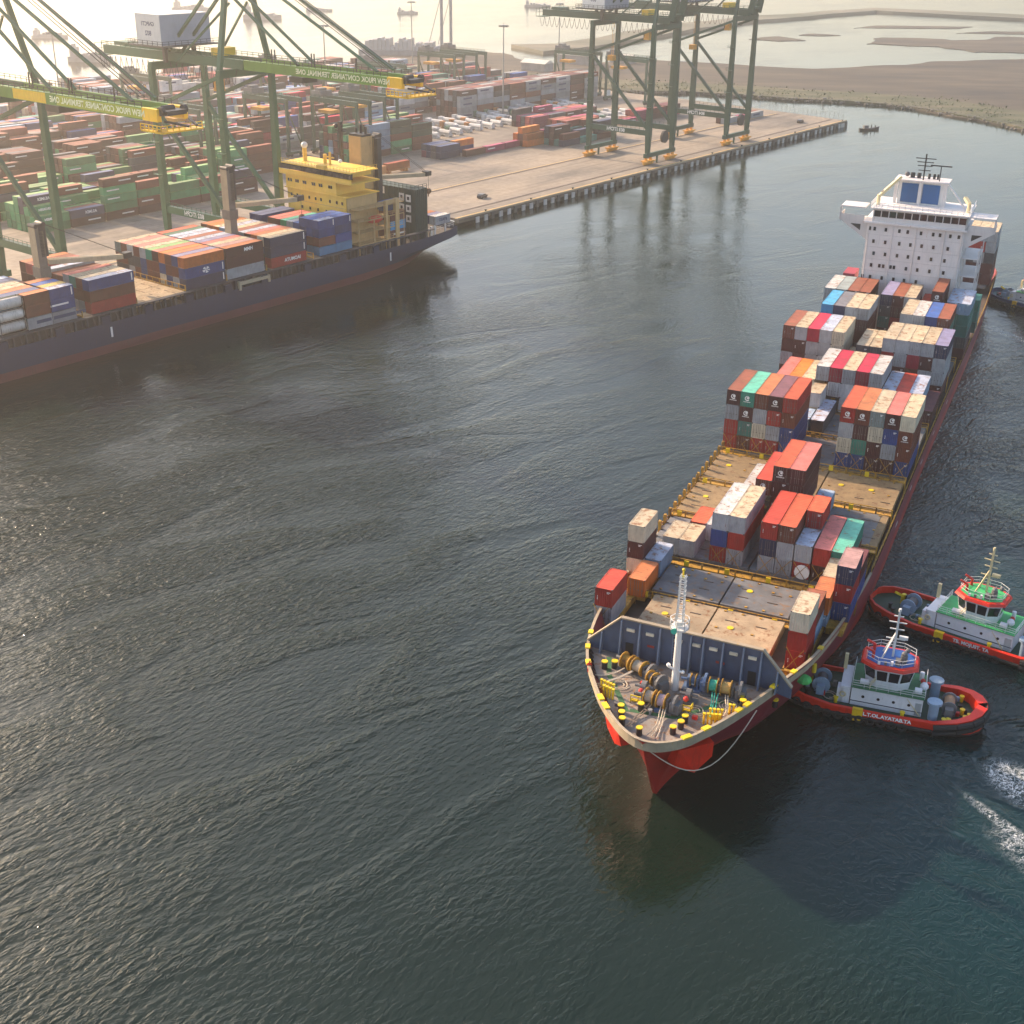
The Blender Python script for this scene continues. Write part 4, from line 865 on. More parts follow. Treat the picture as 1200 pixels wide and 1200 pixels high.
for i in range(3):
    cx, cu = [(-5.2, -85.8), (4.6, -87.2), (7.9, -84.6)][i]; MB().tube([(cx + (.55 + .03 * j) * cos(j * .5), cu + (.55 + .03 * j) * sin(j * .5), 10.28 + j * .006) for j in range(26)], .06, 5).build('rope_coil', ROPE, S)
# hatch covers, each panel a part, and cross-deck walkways
def hatch(u0, u1, splits, m_, z=7.2, slope=False):
    for x0, x1 in zip(splits, splits[1:]):
        h = MB(); h.box(x0 + .12, x1 - .12, u0, u1, z - .75, z)
        hp = h.build('hatch_cover', m_, S)
        fit = MB()
        for i in range(int((x1 - x0) / 2.4)):
            xx = x0 + 1.2 + i * 2.45
            for uu in (u0 + .5, u0 + 6.1, u1 - .5):
                if random.random() < .75: fit.box(xx - .18, xx + .18, uu - .15, uu + .15, z, z + .13)
        if fit.v: fit.build('twistlock', RYEL, hp)['kind'] = 'stuff'
        ln = MB()
        for i in range(max(1, int((x1 - x0) / 4))):
            xx = x0 + 1.8 + i * 4.2
            for uu in (u0 + 3.1, u1 - 2.9): ln.box(xx, xx + 1.5, uu - .09, uu + .09, z, z + .07)
        ln.build('lifting_slot', M_RAIL, hp)
        rg = MB()
        for i in range(max(1, int((x1 - x0) / 5))):
            xx = x0 + 3 + i * 5; rg.cyl((xx, (u0 + u1) / 2 + 1, z), (xx, (u0 + u1) / 2 + 1, z + .1), .45, 10)
        rg.build('lifting_socket', YEL, hp)
hatch(-69.6, -58.2, [-9.7, -.6, 8.8], HTAN, 7.9); hatch(-57.0, -48.6, [-10.6, -.8, 8.9], HGRY, 7.9)
fr_ = MB(); fr_.add([(-9.6, -69.6, 7.9), (8.7, -69.6, 7.9), (6.9, -72.2, 7.6), (-9.6, -72.2, 7.6), (-9.6, -69.6, 6.4), (8.7, -69.6, 6.4), (6.9, -72.2, 6.4), (-9.6, -72.2, 6.4)], [(3, 2, 1, 0), (3, 7, 6, 2), (2, 6, 5, 1)])
fr_.build('hatch_front_panel', HGRY, S)
full = [-15.9, -6.1, 3.5, 16.0]
hatch(-43.7, -31.2, [-15.9, -10.6, 0, 8.9, 14.9], HGRY); hatch(-28.9, -16.6, full, HBRN); hatch(-14.6, -2.2, full, HBRN)
hatch(-28.7, -16.7, [6.0, 14.8], HGRY, 7.25); hatch(-.1, 12.4, full, HGRY); hatch(13.5, 26, full, HGRY); hatch(27, 39.5, full, HGRY); hatch(42.6, 55, full, HGRY); hatch(56.6, 69, full, HGRY); hatch(70.6, 83, full, HGRY); hatch(137, 152, full, HGRY)
for x0, x1, u0, u1 in ((-16.0, -11.2, -58, -45.5), (11.2, 16.1, -55.9, -45.5), (-15.0, -12.5, -68.5, -58.1), (10.8, 13.5, -68.5, -56)): MB().box(x0, x1, u0, u1, 6.2, 7.15).build('side_container_stand', RYEL, S)
bl_ = MB()   # dark coaming under the covers
for u0, u1 in ((-69.4, -48.8), (-43.5, -2.4), (0, 83), (137.2, 151.8)): bl_.box(-9.4 if u0 < -45 else -13, 8.5 if u0 < -45 else 13, u0, u1, 4.6, 6.5 if u0 > -50 else 7.1)
bl_.build('hatch_coaming', HBRN, S)
for uu in (-57.6, -46.2, -30.0, -15.6, -1.2, 12.9, 26.5, 41.1, 55.8, 69.8):
    lb = MB(); w_ = 12.6 if uu < -50 else 16.2
    lb.box(-w_, w_, uu - .45, uu + .45, 6.9, 7.05)
    x = -w_
    while x <= w_: lb.beam((x, uu - .45, 4.7), (x, uu - .45, 8.15), .2); x += 2.492
    lb.beam((-w_, uu - .45, 8.1), (w_, uu - .45, 8.1), .12); lb.beam((-w_, uu - .45, 7.6), (w_, uu - .45, 7.6), .08)
    lb.build('lashing_bridge', RYEL, S)
    cl = MB(); x = -w_ + 1.2
    for i in range(int(w_ * 2 / 6)): MB().box(x + i * 6.1, x + i * 6.1 + .7, uu - .75, uu - .47, 7.2, 8.0).build('cross_beam_clamp', YEL if uu < 0 else RYEL, S)
# lashing stanchions on the left edge
for u in [(-47 + i * 2.6) for i in range(20)]:
    a = MATS.setdefault('_ls', MB().box(-.2, .2, -.25, .25, 4.6, 8.6).box(-.2, .6, -.25, .25, 6.8, 7.2).box(-.25, .25, -.3, .3, 8.0, 8.3).mesh('lashing_post', [RYEL])); inst('lashing_post', a, S, (-16.0, u, 0))
# pipes along the right gangway
pp = MB()
for x in (15.1, 15.5): pp.tube([(x, u, 5.1) for u in (-44, -20, 10, 40, 84)], .16, 6)
pp.build('deck_pipe', RYEL, S)
# lashing rods crossed over the lowest fronts
def xrod(x, u, z0, z1): MB().beam((x + .1, u - .25, z0), (x + 2.3, u - .12, z1), .07).beam((x + 2.3, u - .25, z0), (x + .1, u - .14, z1), .07).build('lashing_rod', RYEL, S)
for e in (.45, 10.9): xrod((e - 6.5) * PIT, -68.7, 7.0, 10.5)
for e in (4.05, 5.05, 6.95, 7.98, 9.02, 10.08): xrod((e - 6.5) * PIT, -43.8, 7.0, 9.9)
for i in (0, 1, 2, 3, 4, 8, 9, 10, 11, 12): xrod((i - 6.5) * PIT, -.2, 7.2, 10.2)
# tank end seen in a red frame
MB().cyl(((9.6 - 6.5) * PIT, -43.95, 8.35), ((9.6 - 6.5) * PIT, -43.6, 8.35), 1.1, 14).build('tank_end', WHTP, S)
# white superstructure
sup = MB().box(-8.3, 12.6, 85, 99, 4.7, 31.6).build('superstructure', SUPW, S)
MB().box(-9.2, 13.2, 84.4, 100, 31.6, 31.95).build('bridge_deck', SUPW, sup)
MB().box(-7.4, 12.6, 84.9, 97, 31.95, 34.9).build('wheelhouse', SUPW, sup)
MB().box(-8.0, 13.2, 84.2, 98, 34.9, 35.15).build('wheelhouse_roof', SUPW, sup)
wm = MB().box(-.72, .72, -.05, 0, 0, 1.35).mesh('bridge_window', [GLASS])
for i in range(12): inst('bridge_window', wm, sup, (-6.4 + i * 1.66, 84.88, 33.15))
pwm = MB().box(-.27, .27, -.06, 0, -.4, .4).mesh('porthole_window', [GLASS]); rnd = random.Random(3)
lay = [(30.4, [-7.6, -6.6, -4.1, -1.2, .6, 3.6, 6.2, 7.5, 9.8, 11.6]), (27.6, [-6.6, -3.9, -.9, 1.6, 4.0, 6.6, 9.6]), (24.9, [-6.2, -3.6, -1.0, 1.4, 3.9, 6.4, 9.3]), (22.2, [-6.3, -4.4, -3.7, -2.0, -1.3, 1.3, 3.8, 6.4, 9.5]), (19.5, [-8, -6.2, -3.7, -1.1, 1.4, 4.0]), (16.8, [-6.2, 4.2, 8])]
for z, xs in lay:
    for x in xs: inst('porthole_window', pwm, sup, (x + rnd.uniform(-.1, .1), 84.96, z))
dl = MB()
for z in (29.1, 26.3, 23.6, 20.9, 18.2): dl.box(-8.3, 12.6, 84.965, 84.995, z, z + .07)
dl.build('deck_seam', paint('seam_grey', (.5, .47, .46), .6), sup)
for x in (-7.9, -2.6, 2.5, 8.6, 12.2): MB().cyl((x, 84.9, 8), (x, 84.9, 31.4), .09, 6).build('drain_pipe', SUPW, sup)
for s_ in (-1, 1):
    w = MB(); x0, x1 = (-9.2, -14.6) if s_ < 0 else (13.2, 18.6); a, b_ = min(x0, x1), max(x0, x1)
    w.box(a, b_, 85.6, 90.5, 31.6, 31.9); w.box(a, b_, 85.5, 85.65, 31.6, 33.0); w.box(x1 - .08, x1 + .08, 85.6, 90.5, 31.6, 33.0)
    w.box(a, b_, 85.3, 90.8, 34.6, 34.85)
    w.box(x1 - .2, x1 + .2, 85.5, 85.9, 31.6, 34.6)
    xi = -8.3 if s_ < 0 else 12.6
    w.add([(x1, 85.55, 31.6), (xi, 85.55, 31.6), (xi, 85.55, 27.6), (x1, 85.7, 31.6), (xi, 85.7, 31.6), (xi, 85.7, 27.6), (x1, 85.55, 32.3), (x1, 85.7, 32.3)], [(0, 2, 1), (3, 4, 5), (0, 3, 5, 2)])
    w.build('bridge_wing', SUPW, sup)
    MB().add([((x1 * .62 + xi * .38), 85.53, 31.0), ((x1 * .25 + xi * .75), 85.53, 31.0), ((x1 * .25 + xi * .75), 85.53, 29.6)], [(0, 2, 1)]).build('wing_opening', BLK, sup)
    cr_ = MB(); xx = -7.0 if s_ < 0 else 12.4
    cr_.cyl((xx, 88, 35), (xx, 88, 37.4), .4, 8); cr_.beam((xx, 88, 37.1), (xx + (4.0 if s_ < 0 else -1.2), 90, 41.4 if s_ < 0 else 38.0), .75, .6); cr_.build('provision_crane', CRM, sup)
rl = MB(); rl.rail([(-8, 84.3, 35.15), (13.1, 84.3, 35.15), (13.1, 97, 35.15)], 1.1, 1.2, .05, 2); rl.rail([(-8, 84.3, 35.15), (-8, 97, 35.15)], 1.1, 1.2, .05, 2)
rl.build('roof_railing', WHTP, sup)
# funnel casing with two blue intake panels
fn = MB(); fn.box(-3.6, 6.6, 92.3, 97, 35.15, 40.2); fnl = fn.build('funnel_casing', WHTP, sup)
for a in (-2.9, 1.7): MB().box(a, a + 3.7, 92.1, 92.32, 35.5, 39.7).build('blue_panel', FUNB, fnl)
fs = MB()
for x in (-4.1, 1.15, 6.6): fs.box(x - .35, x + .35, 91.7, 92.3, 35.15, 40.4)
fs.box(-4.6, 7.2, 91.5, 97.3, 40.2, 40.5); fs.beam((7, 92, 40.3), (11.5, 91, 35.3), .5, .3); fs.build('funnel_frame', SUPW, fnl)
pi_ = MB()
for i, (x, r_) in enumerate(((.2, .45), (2.4, .3), (3.5, .3), (4.3, .25), (-1.2, .5))): pi_.cyl((x, 95, 40.5), (x, 95.2, 41.6), r_, 10)
pi_.build('exhaust_pipe', BLK, fnl)
mm_ = MB(); mm_.beam((1.4, 93, 40.5), (1.4, 93, 46.2), .3)
for z, w_ in ((42.6, 1.3), (43.6, 1.6), (44.4, 1.8), (45.2, 2.2)): mm_.beam((1.4 - w_, 93, z), (1.4 + w_, 93, z), .18)
mm_.beam((4.9, 93, 40.5), (4.9, 93, 43.8), .2); mm_.box(2.6, 7.2, 92.9, 93.1, 43.7, 43.95); mm_.build('radar_mast', BLK, fnl)
dome = MB(); dome.ball((-2.4, 95, 41.2), .55); dome.ball((-6.3, 88.5, 37.9), .55); dome.build('satellite_dome', paint('dark_dome', (.08, .08, .09), .5), fnl)
# stair towers, lifeboats and clutter either side of the house
for x0, x1 in ((12.7, 16.3), (-10.6, -8.4)):
    stt = MB()
    for z in ((9.5, 13.5, 17.5, 21.5, 25.5) if x0 > 0 else (9.5, 13.5)): stt.box(x0, x1, 86, 97, z, z + .18)
    for x in (x0 + .15, x1 - .15):
        for u in (86.2, 91, 96.8): stt.beam((x, u, 4.7), (x, u, 27.6 if x0 > 0 else 13.6), .22)
    if x0 > 0: stt.rail([(16.2, 86, 17.7), (16.2, 97, 17.7)], 1.1, 1.5); stt.rail([(16.2, 86, 21.7), (16.2, 97, 21.7)], 1.1, 1.5)
    stt.build('side_gallery', SUPW, sup)
for x in (-14.2, 15.0):
    lb = empty('lifeboat'); lb.parent = S; lb.location = (x, 88, 12.5 if x < 0 else 11)
    MB().ball((0, 0, 0), 3.3, 10, 6, .36).build('boat_hull', REDP, lb, True).scale = (.42, 1, 1)
    MB().beam((-.8, -2.2, -1.8), (-1.4, -2.2, 3.2), .3).beam((-.8, 2.2, -1.8), (-1.4, 2.2, 3.2), .3).beam((-1.4, -2.2, 3.2), (.4, -2.2, 2.6), .3).beam((-1.4, 2.2, 3.2), (.4, 2.2, 2.6), .3).build('davit', WHTP, lb)
MB().box(-12.2, -9.6, 84, 90, 17.7, 19.9).build('rescue_locker', paint('locker_red', (.30, .03, .05), .6), sup)
# small clutter right side of the bow
MB().ball((14.0, -70.5, 7.4), 1.0, 8, 5, .6).build('green_net', paint('green_net', (.05, .42, .10), .9, .4), S)
cl = MB().cyl((12.9, -64.8, 6.4), (12.9, -64.8, 9.2), .25).beam((12.9, -64.8, 8.6), (13.8, -66.2, 7.4), .3).beam((12.9, -64.8, 7.2), (12.1, -66.0, 6.6), .25).cyl((14.5, -66.6, 6.4), (14.5, -66.6, 7.6), .3)
cl.build('hose_stand', YEL, S)
MB().box(11.2, 13.6, -69.6, -69.3, 6.5, 7.6).rail([(10.8, -69.8, 6.4), (13.6, -69.8, 6.4)], 1.2, .8, .07).build('gangway_frame', RYEL, S)
# hull draught and tug marks
letter('TUG', 1.2, M_WHITE, S, (17.02, 40, 3.9), (0, 1, 0), (0, 0, 1), True) if False else None
mk = MB()
for u in (-12, 4, 17, 33, 52): mk.box(interp(ST, u, 3) + .01, interp(ST, u, 3) + .03, u, u + 2.2, 3.4, 3.7)
mk.build('hull_mark', M_WHITE, S)
# ---------------------------------------------------------------- blue container ship at the quay
HULLB = paint('hull_blue', (.008, .022, .060), .5, .2, rust=.05, scale=.08, grime=.3)
BOOT = paint('boot_top', (.12, .03, .035), .6, .2, rust=.1, scale=.1, grime=.4)
YSUP = paint('superstructure_yellow', (.86, .54, .08), .6, .08, rust=.05, rustcol=(.4, .2, .05), scale=.15, grime=.15)
TANP = paint('tan_paint', (.52, .34, .15), .65, .12, rust=.12, grime=.25)
DGRN = paint('dark_green_house', (.02, .055, .045), .6, .2, rust=.06)
Bq = empty('container_ship', (*QO, 0), -QH); tag(Bq, 'dark blue container ship moored under the green cranes with yellow superstructure', 'container ship')
xc = 8.9
def bst(u, z, hb, wb, c=xc): return (u, z, c - hb, c + hb, c - wb, c + wb)
SB = [bst(-262, 11, .4, .2), bst(-256, 10.6, 5.5, 1.5), bst(-245, 9.6, 10, 5), bst(-228, 8.2, 13.5, 10), bst(-205, 7.4, 14.6, 14.2), bst(-180, 7.1, 14.7, 14.6), bst(-110, 7.1, 14.7, 14.6), bst(-75, 7.1, 14.7, 14.4), bst(-60, 7.2, 14.6, 12.6), bst(-50, 7.4, 14.5, 10.2), bst(-43, 7.6, 14.3, 7.5), bst(-37, 7.8, 13.8, 5.5), bst(-33, 8.0, 12.8, 4.5)]
def loft2(st):
    mb = MB(); n = 10
    for u, z, a, b_, c, d in st:
        t_ = max(0, (u + 56) / 23); wl = .1 + t_ * 3.4   # the counter lifts clear of the water aft
        L_ = [(a, z), (a, z * .55 + wl * .3), (c + (a - c) * .35, 2.0 + wl * .5), (c, .9 * 0 + (0 if t_ <= 0 else wl * .6)), (c + .8, -2.5 if t_ <= 0 else wl * .5)]
        R_ = [(b_, z), (b_, z * .55 + wl * .3), (d + (b_ - d) * .35, 2.0 + wl * .5), (d, (0 if t_ <= 0 else wl * .6)), (d - .8, -2.5 if t_ <= 0 else wl * .5)]
        mb.v += [(x, u, zz) for x, zz in L_] + [(x, u, zz) for x, zz in R_[::-1]]
    for i in range(len(st) - 1):
        for j in range(n - 1):
            k = i * n + j; mb.f.append((k, k + 1, k + 1 + n, k + n)); mb.m.append(1 if 2 <= j <= 6 else 0)
    mb.f.append(tuple(range(n))[::-1]); mb.m.append(0); mb.f.append(tuple(range((len(st) - 1) * n, len(st) * n))); mb.m.append(0)
    return mb
loft2(SB).build('hull', [HULLB, BOOT], Bq, True)
MB().prism([(interp(SB, u, 2) + .3, u) for u in [r_[0] for r_ in SB]] + [(interp(SB, u, 3) - .3, u) for u in [r_[0] for r_ in SB]][::-1], 6.5, 6.8).build('main_deck', DECKM, Bq)
sr = MB(); sr.box(22.0, 23.3, -205, -45, 9.1, 9.35)
u = -204
while u < -46: sr.box(22.6, 23.4, u, u + .35, 6.8, 9.1); sr.beam((23.2, u + 2.2, 6.8), (22.4, u + 2.2, 9.2), .18); u += 3.1
sr.build('side_support', paint('dark_support', (.045, .05, .06), .7, .4, rust=.3), Bq)
sbm = MB().box(22.9, 23.75, 0, 2.2, 6.6, 8.8).mesh('support_box', [HULLB])
for u in (-186, -172, -160, -148, -136, -124, -112, -97, -84, -71): inst('support_box', sbm, Bq, (0, u, 0))
MB().box(23.3, 24.1, -119, -110, 7.9, 8.6).box(23.3, 24.1, -119.6, -119, 6.6, 8.8).box(23.3, 24.1, -110, -109.4, 6.9, 8.8).build('accommodation_ladder', paint('ladder_cream', (.45, .38, .26), .6, .1, rust=.15), Bq)
mk = MB()
for u in (-158, -64.5): mk.box(23.62, 23.68, u, u + .5, 3.6, 6.0)
mk.build('draught_mark', M_WHITE, Bq)
for u0, u1 in ((-149.3, -135.2),):
    for x0, x1 in ((-5, 4.1), (4.1, 13.2), (13.2, 22.2)):
        hp = MB().box(x0 + .1, x1 - .1, u0, u1, 8.4, 9.4).build('hatch_cover', HTAN, Bq)
        ln = MB(); [ln.box(x0 + 1.5 + i * 3, x0 + 2.8 + i * 3, u0 + k, u0 + k + .2, 9.4, 9.46) for i in range(3) for k in (2.5, 7, 11.5)]; ln.build('lifting_slot', M_RAIL, hp)
bp_ = MB()
for u0, u1 in ((-215, -149.3), (-135.2, -56)): bp_.box(-5, 22.1, u0, u1, 6.8, 9.42)
bp_.build('hatch_coaming', paint('dark_coaming', (.03, .032, .035), .8, .3, rust=.15), Bq)
for uu in (-164, -149.2, -135.0, -122.1, -109, -92.6):
    lb = MB(); x = -5
    while x <= 22.5: lb.beam((x, uu, 9.4), (x, uu, 10.9), .22); x += 2.49
    lb.beam((-5, uu, 10.8), (22.3, uu, 10.8), .14); lb.beam((-5, uu, 9.6), (22.3, uu, 9.6), .3); lb.build('lashing_bridge', RYEL, Bq)
# striped tank containers at the left edge
M_TANK = paint('tank_shell', (.55, .50, .45), .5, .2, rust=.25, grime=.5)
for i in range(3):
    tk = empty('tank_container', qp(20.9, -184.0, 9.5 + i * 2.62), -QH)
    tag(tk, f'cream tank container, {["lowest", "middle", "topmost"][i]} of the three at left picture edge', 'tank container', 'tank containers on the blue ship')
    MB().cyl((0, .3, 1.3), (0, 5.8, 1.3), 1.15, 16).ball((0, .35, 1.3), 1.12, 12, 6).ball((0, 5.75, 1.3), 1.12, 12, 6).build('tank', M_TANK, tk, True)
    f_ = MB()
    for y in (.1, 5.95):
        for x in (-1.15, 1.15): f_.beam((x, y, 0), (x, y, 2.55), .12)
        f_.beam((-1.15, y, .1), (1.15, y, .1), .12); f_.beam((-1.15, y, 2.5), (1.15, y, 2.5), .12)
    for x in (-1.15, 1.15): f_.beam((x, .1, .1), (x, 5.95, .1), .12)
    f_.build('frame', M_CORN, tk)
# deck cranes
DCR = paint('crane_post', (.42, .33, .21), .6, .12, rust=.12, grime=.25); DCD = paint('crane_shadow_paint', (.14, .12, .10), .6, .2)  # second, dark tone paints in the shade on the crane posts
def deck_crane(x, q, h, heel, tip, label, z0=9):
    c = empty('deck_crane', qp(x, q, z0), -QH); tag(c, label, 'deck crane', 'deck cranes of the blue ship')
    MB().box(-1.2, 1.2, -1.1, 1.1, 0, heel - 3.2).build('pedestal', DCD, c); MB().box(-1.22, 1.22, -1.18, -1.1, 0, heel - 3.2).box(-1.22, 1.22, -1.18, -1.1, heel - .8, h).build('lit_face_plate', DCR, c)  # thin tan plate paints the sunlit face onto the dark post
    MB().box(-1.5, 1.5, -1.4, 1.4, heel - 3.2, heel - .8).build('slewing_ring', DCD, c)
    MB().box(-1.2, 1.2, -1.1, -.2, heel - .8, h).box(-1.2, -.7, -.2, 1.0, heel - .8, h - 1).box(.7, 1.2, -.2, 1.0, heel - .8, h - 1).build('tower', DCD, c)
    MB().box(-1.2, 1.2, -.2, 1.6, heel + 1.5, h + .6).cyl((-1.3, 1.2, h + .4), (1.3, 1.2, h + .4), .6, 10).cyl((-1.3, -.8, h + .2), (1.3, -.8, h + .2), .5, 10).build('winch_housing', BLK, c)
    b_ = MB()
    a = Vector((0, 1.6, heel)); t_ = Vector(tip)
    for s_ in (-.7, .7): b_.beam(a + Vector((s_, 0, 0)), t_ + Vector((s_ * .5, 0, 0)), .5, 1.1)
    d = t_ - a
    for i in range(1, 9): p = a + d * i / 9; b_.beam(p - Vector((.6, 0, 0)), p + Vector((.6, 0, 0)), .3)
    b_.build('jib', DCR, c)
    hd = MB(); hd.box(t_.x - .9, t_.x + .9, t_.y - .6, t_.y + 1.6, t_.z - .4, t_.z + .9); hd.build('jib_head', BLK, c)
    w = MB(); 
    for s_ in (-.5, .5): w.beam(Vector((s_, 1.2, h + .6)), t_ + Vector((s_, 0, .8)), .1)
    w.beam(t_ + Vector((0, 1.2, 0)), t_ + Vector((0, 1.2, -4.5)), .08); w.build('hoist_wire', BLK, c)
    MB().ball((t_.x, t_.y + 1.2, t_.z - 5), .9, 8, 5).box(t_.x - .12, t_.x + .12, t_.y + 1.1, t_.y + 1.3, t_.z - 6.6, t_.z - 5.4).build('hook_block', paint('hook_rust', (.14, .07, .03), .6), c)
    return c
deck_crane(10.5, -165.2, 19.5, 11.2, (2.6, 20.5, 9.3), 'tan deck crane with lowered jib, at left end of blue ship')
deck_crane(9.5, -108.8, 24.5, 15.0, (2.2, 21.5, 13.8), 'tan deck crane with lowered jib, between stacks left of yellow superstructure')
deck_crane(13, -58.5, 27, 15.6, (3.4, 17.5, 14.6), 'tan deck crane behind the yellow funnel reaching over the green house')
# yellow superstructure
ys = MB().box(-4.6, 18.6, -76, -64, 6.8, 22.3).build('superstructure', YSUP, Bq)
MB().box(-5.2, 19.4, -76.4, -63.6, 22.3, 22.6).box(-4.8, 15.2, -76.2, -65, 22.6, 26.2).box(-6.5, 22.0, -77.0, -66, 26.2, 26.55).build('upper_deck', YSUP, ys)
MB().box(18.62, 18.9, -75.8, -64.2, 6.8, 22.2).build('shaded_end_skin', TANP, ys)  # tan skin paints in shade on the seaward end of the yellow house
MB().box(-6.5, 22.0, -77.1, -76.9, 26.55, 27.6).box(-4.0, 19.8, -76, -67, 27.7, 29.2).box(-5.4, 21.8, -77.2, -66.4, 29.2, 29.5).build('bridge', YSUP, ys)
bw = MB(); [bw.box(-6 + i * 1.12, -5.1 + i * 1.12, -77.15, -77.05, 27.75, 28.9) for i in range(25)]; bw.build('bridge_window', GLASS, ys)
MB().box(-5.9, 21.7, -76.6, -76.1, 27.6, 29.2).build('window_band', GLASS, ys)
MB().box(9.5, 12.5, -77.8, -76.4, 29.5, 30.4).rail([(-5.4, -77, 29.5), (21.6, -77, 29.5), (21.6, -66.6, 29.5)], 1.0, 1.2).cyl((-1, -72, 29.5), (-1, -72, 33), .6, 8).cyl((6, -71, 29.5), (6, -71, 32), .5, 8).beam((9, -72, 29.5), (9, -72, 33), .5).beam((7.4, -72, 31.6), (10.6, -72, 31.6), .3).build('roof_gear', YSUP, ys)
MB().ball((-1, -72, 33.8), .95).ball((13.0, -72, 31), .6).build('radome', WHTP, ys)
pw2 = MB().box(-.33, .33, -.05, 0, -.42, .42).mesh('cabin_window', [GLASS])
for z, xs in ((24.6, [-3.6, -2.6, -.6, .2, 2.4, 3.2, 6.0, 6.8, 8.8, 9.6, 12.6, 13.4]), (20.6, [-3, -.6, 1.6, 4.2, 6.8, 8.9, 12.4, 15.1, 17.2]), (17.6, [1.2, 4.4, 7.5, 10.8, 14.2, 17]), (14.6, [12.6, 16.4])):
    for x in xs: inst('cabin_window', pw2, ys, (x, -76.03 if z < 22 else -76.23, z))
sm = MB(); [sm.box(-4.6, 18.6, -76.04, -76.0, z, z + .12) for z in (19.2, 16.2, 13.2)]; [sm.box(18.9, 18.94, -75.8, -64.2, z, z + .12) for z in (19.2, 16.2, 13.2, 10.2)]; sm.build('deck_seam', TANP, ys)
MB().prism([(9.0, -64.5), (13.6, -64.5), (14.2, -60.5), (9.0, -60)], 22, 36.6).build('funnel', TANP, ys)
fp = MB(); [fp.cyl((9.6 + i * .9, -62 + (i % 2), 36.6), (9.6 + i * .9, -62 + (i % 2), 38.6 + (i % 3) * .5), .38, 8) for i in range(5)]; fp.box(9.0, 14, -64.3, -60.4, 36.6, 37.2); fp.build('funnel_pipe', BLK, ys)
rm = MB(); rm.beam((5.4, -64, 26), (5.4, -64, 40), .9); [rm.beam((5.4 - w_, -64, z), (5.4 + w_, -64, z), .35) for z, w_ in ((31, 1.8), (34.5, 2.4), (37.5, 2.0), (39, 1))]; rm.beam((15.4, -59.6, 14), (15.4, -59.6, 36), 1.3, 1.6); rm.ball((3.6, -64, 38.6), .7); rm.build('radar_mast', BLK, ys)
gal = MB()
for z in (9.4, 12.6, 15.8, 19): gal.box(18.9, 22.4, -75, -57, z, z + .22); gal.rail([(22.3, -75, z + .2), (22.3, -57, z + .2)], 1.1, 2.2, .07)
for u in (-75, -69, -63, -57): gal.beam((22.2, u, 6.8), (22.2, u, 15.8), .3)
gal.build('side_gallery', TANP, ys)
MB().box(21.6, 22.7, -60.6, -59.2, 6.8, 20.4).box(21.6, 22.5, -64.5, -63.6, 6.8, 20.0).box(21.7, 22.4, -64.5, -59.2, 19.4, 20.3).build('gantry_post', TANP, Bq)
lb = empty('lifeboat'); lb.parent = Bq; lb.location = (21.2, -67.5, 15.6); MB().ball((0, 0, 0), 3.0, 10, 6, .38).build('boat_hull', REDP, lb, True).scale = (.42, 1, 1); MB().beam((-.6, -2, -1.6), (-.8, -2, 2.2), .25).beam((-.6, 2, -1.6), (-.8, 2, 2.2), .25).build('davit', TANP, lb)
# ribbed dark green house near the stern
gh = MB(); gh.box(-4.5, 22.2, -52, -46.8, 7, 21.4); ghs = gh.build('green_house', DGRN, Bq)
rb_ = MB(); [rb_.box(22.2, 22.42, -51.8 + i * .85, -51.5 + i * .85, 7, 21.4) for i in range(6)]; [rb_.box(-4.3 + i * 2.0, -4.0 + i * 2.0, -52.25, -52.0, 7, 21.4) for i in range(13)]; rb_.build('rib', DGRN, ghs)
wp = MB().box(-.95, .95, -.08, 0, -1.0, 1.0).box(-.4, .4, -.12, -.08, -.45, .45, 1).mesh('white_panel', [WHTP, BLK])
for x, z in ((3.5, 19.2), (7, 20), (9.5, 20), (19.8, 18.8), (19.8, 15.9), (19.8, 13.0), (17.2, 19), (17.2, 16), (3.5, 16), (5.6, 16.2)): inst('white_panel', wp, ghs, (x, -52.27, z))
MB().rail([(-4.4, -51.9, 21.4), (22.1, -51.9, 21.4), (22.1, -47, 21.4)], 1.2, 1.5, .07).build('house_railing', DGRN, ghs)
MB().rail([(20.6, -45, 7.8), (20.9, -34, 7.9)], 1.1, 1.6).beam((21.9, -45, 7), (21.9, -45, 9.8), .5).beam((21.8, -43.4, 7), (21.8, -43.4, 9.8), .5).beam((21.2, -38, 7), (21.2, -38, 9.6), .4).beam((18, -35.5, 10.2), (22.6, -35.5, 9.8), .4, .2).build('stern_gear', WHTP, Bq)

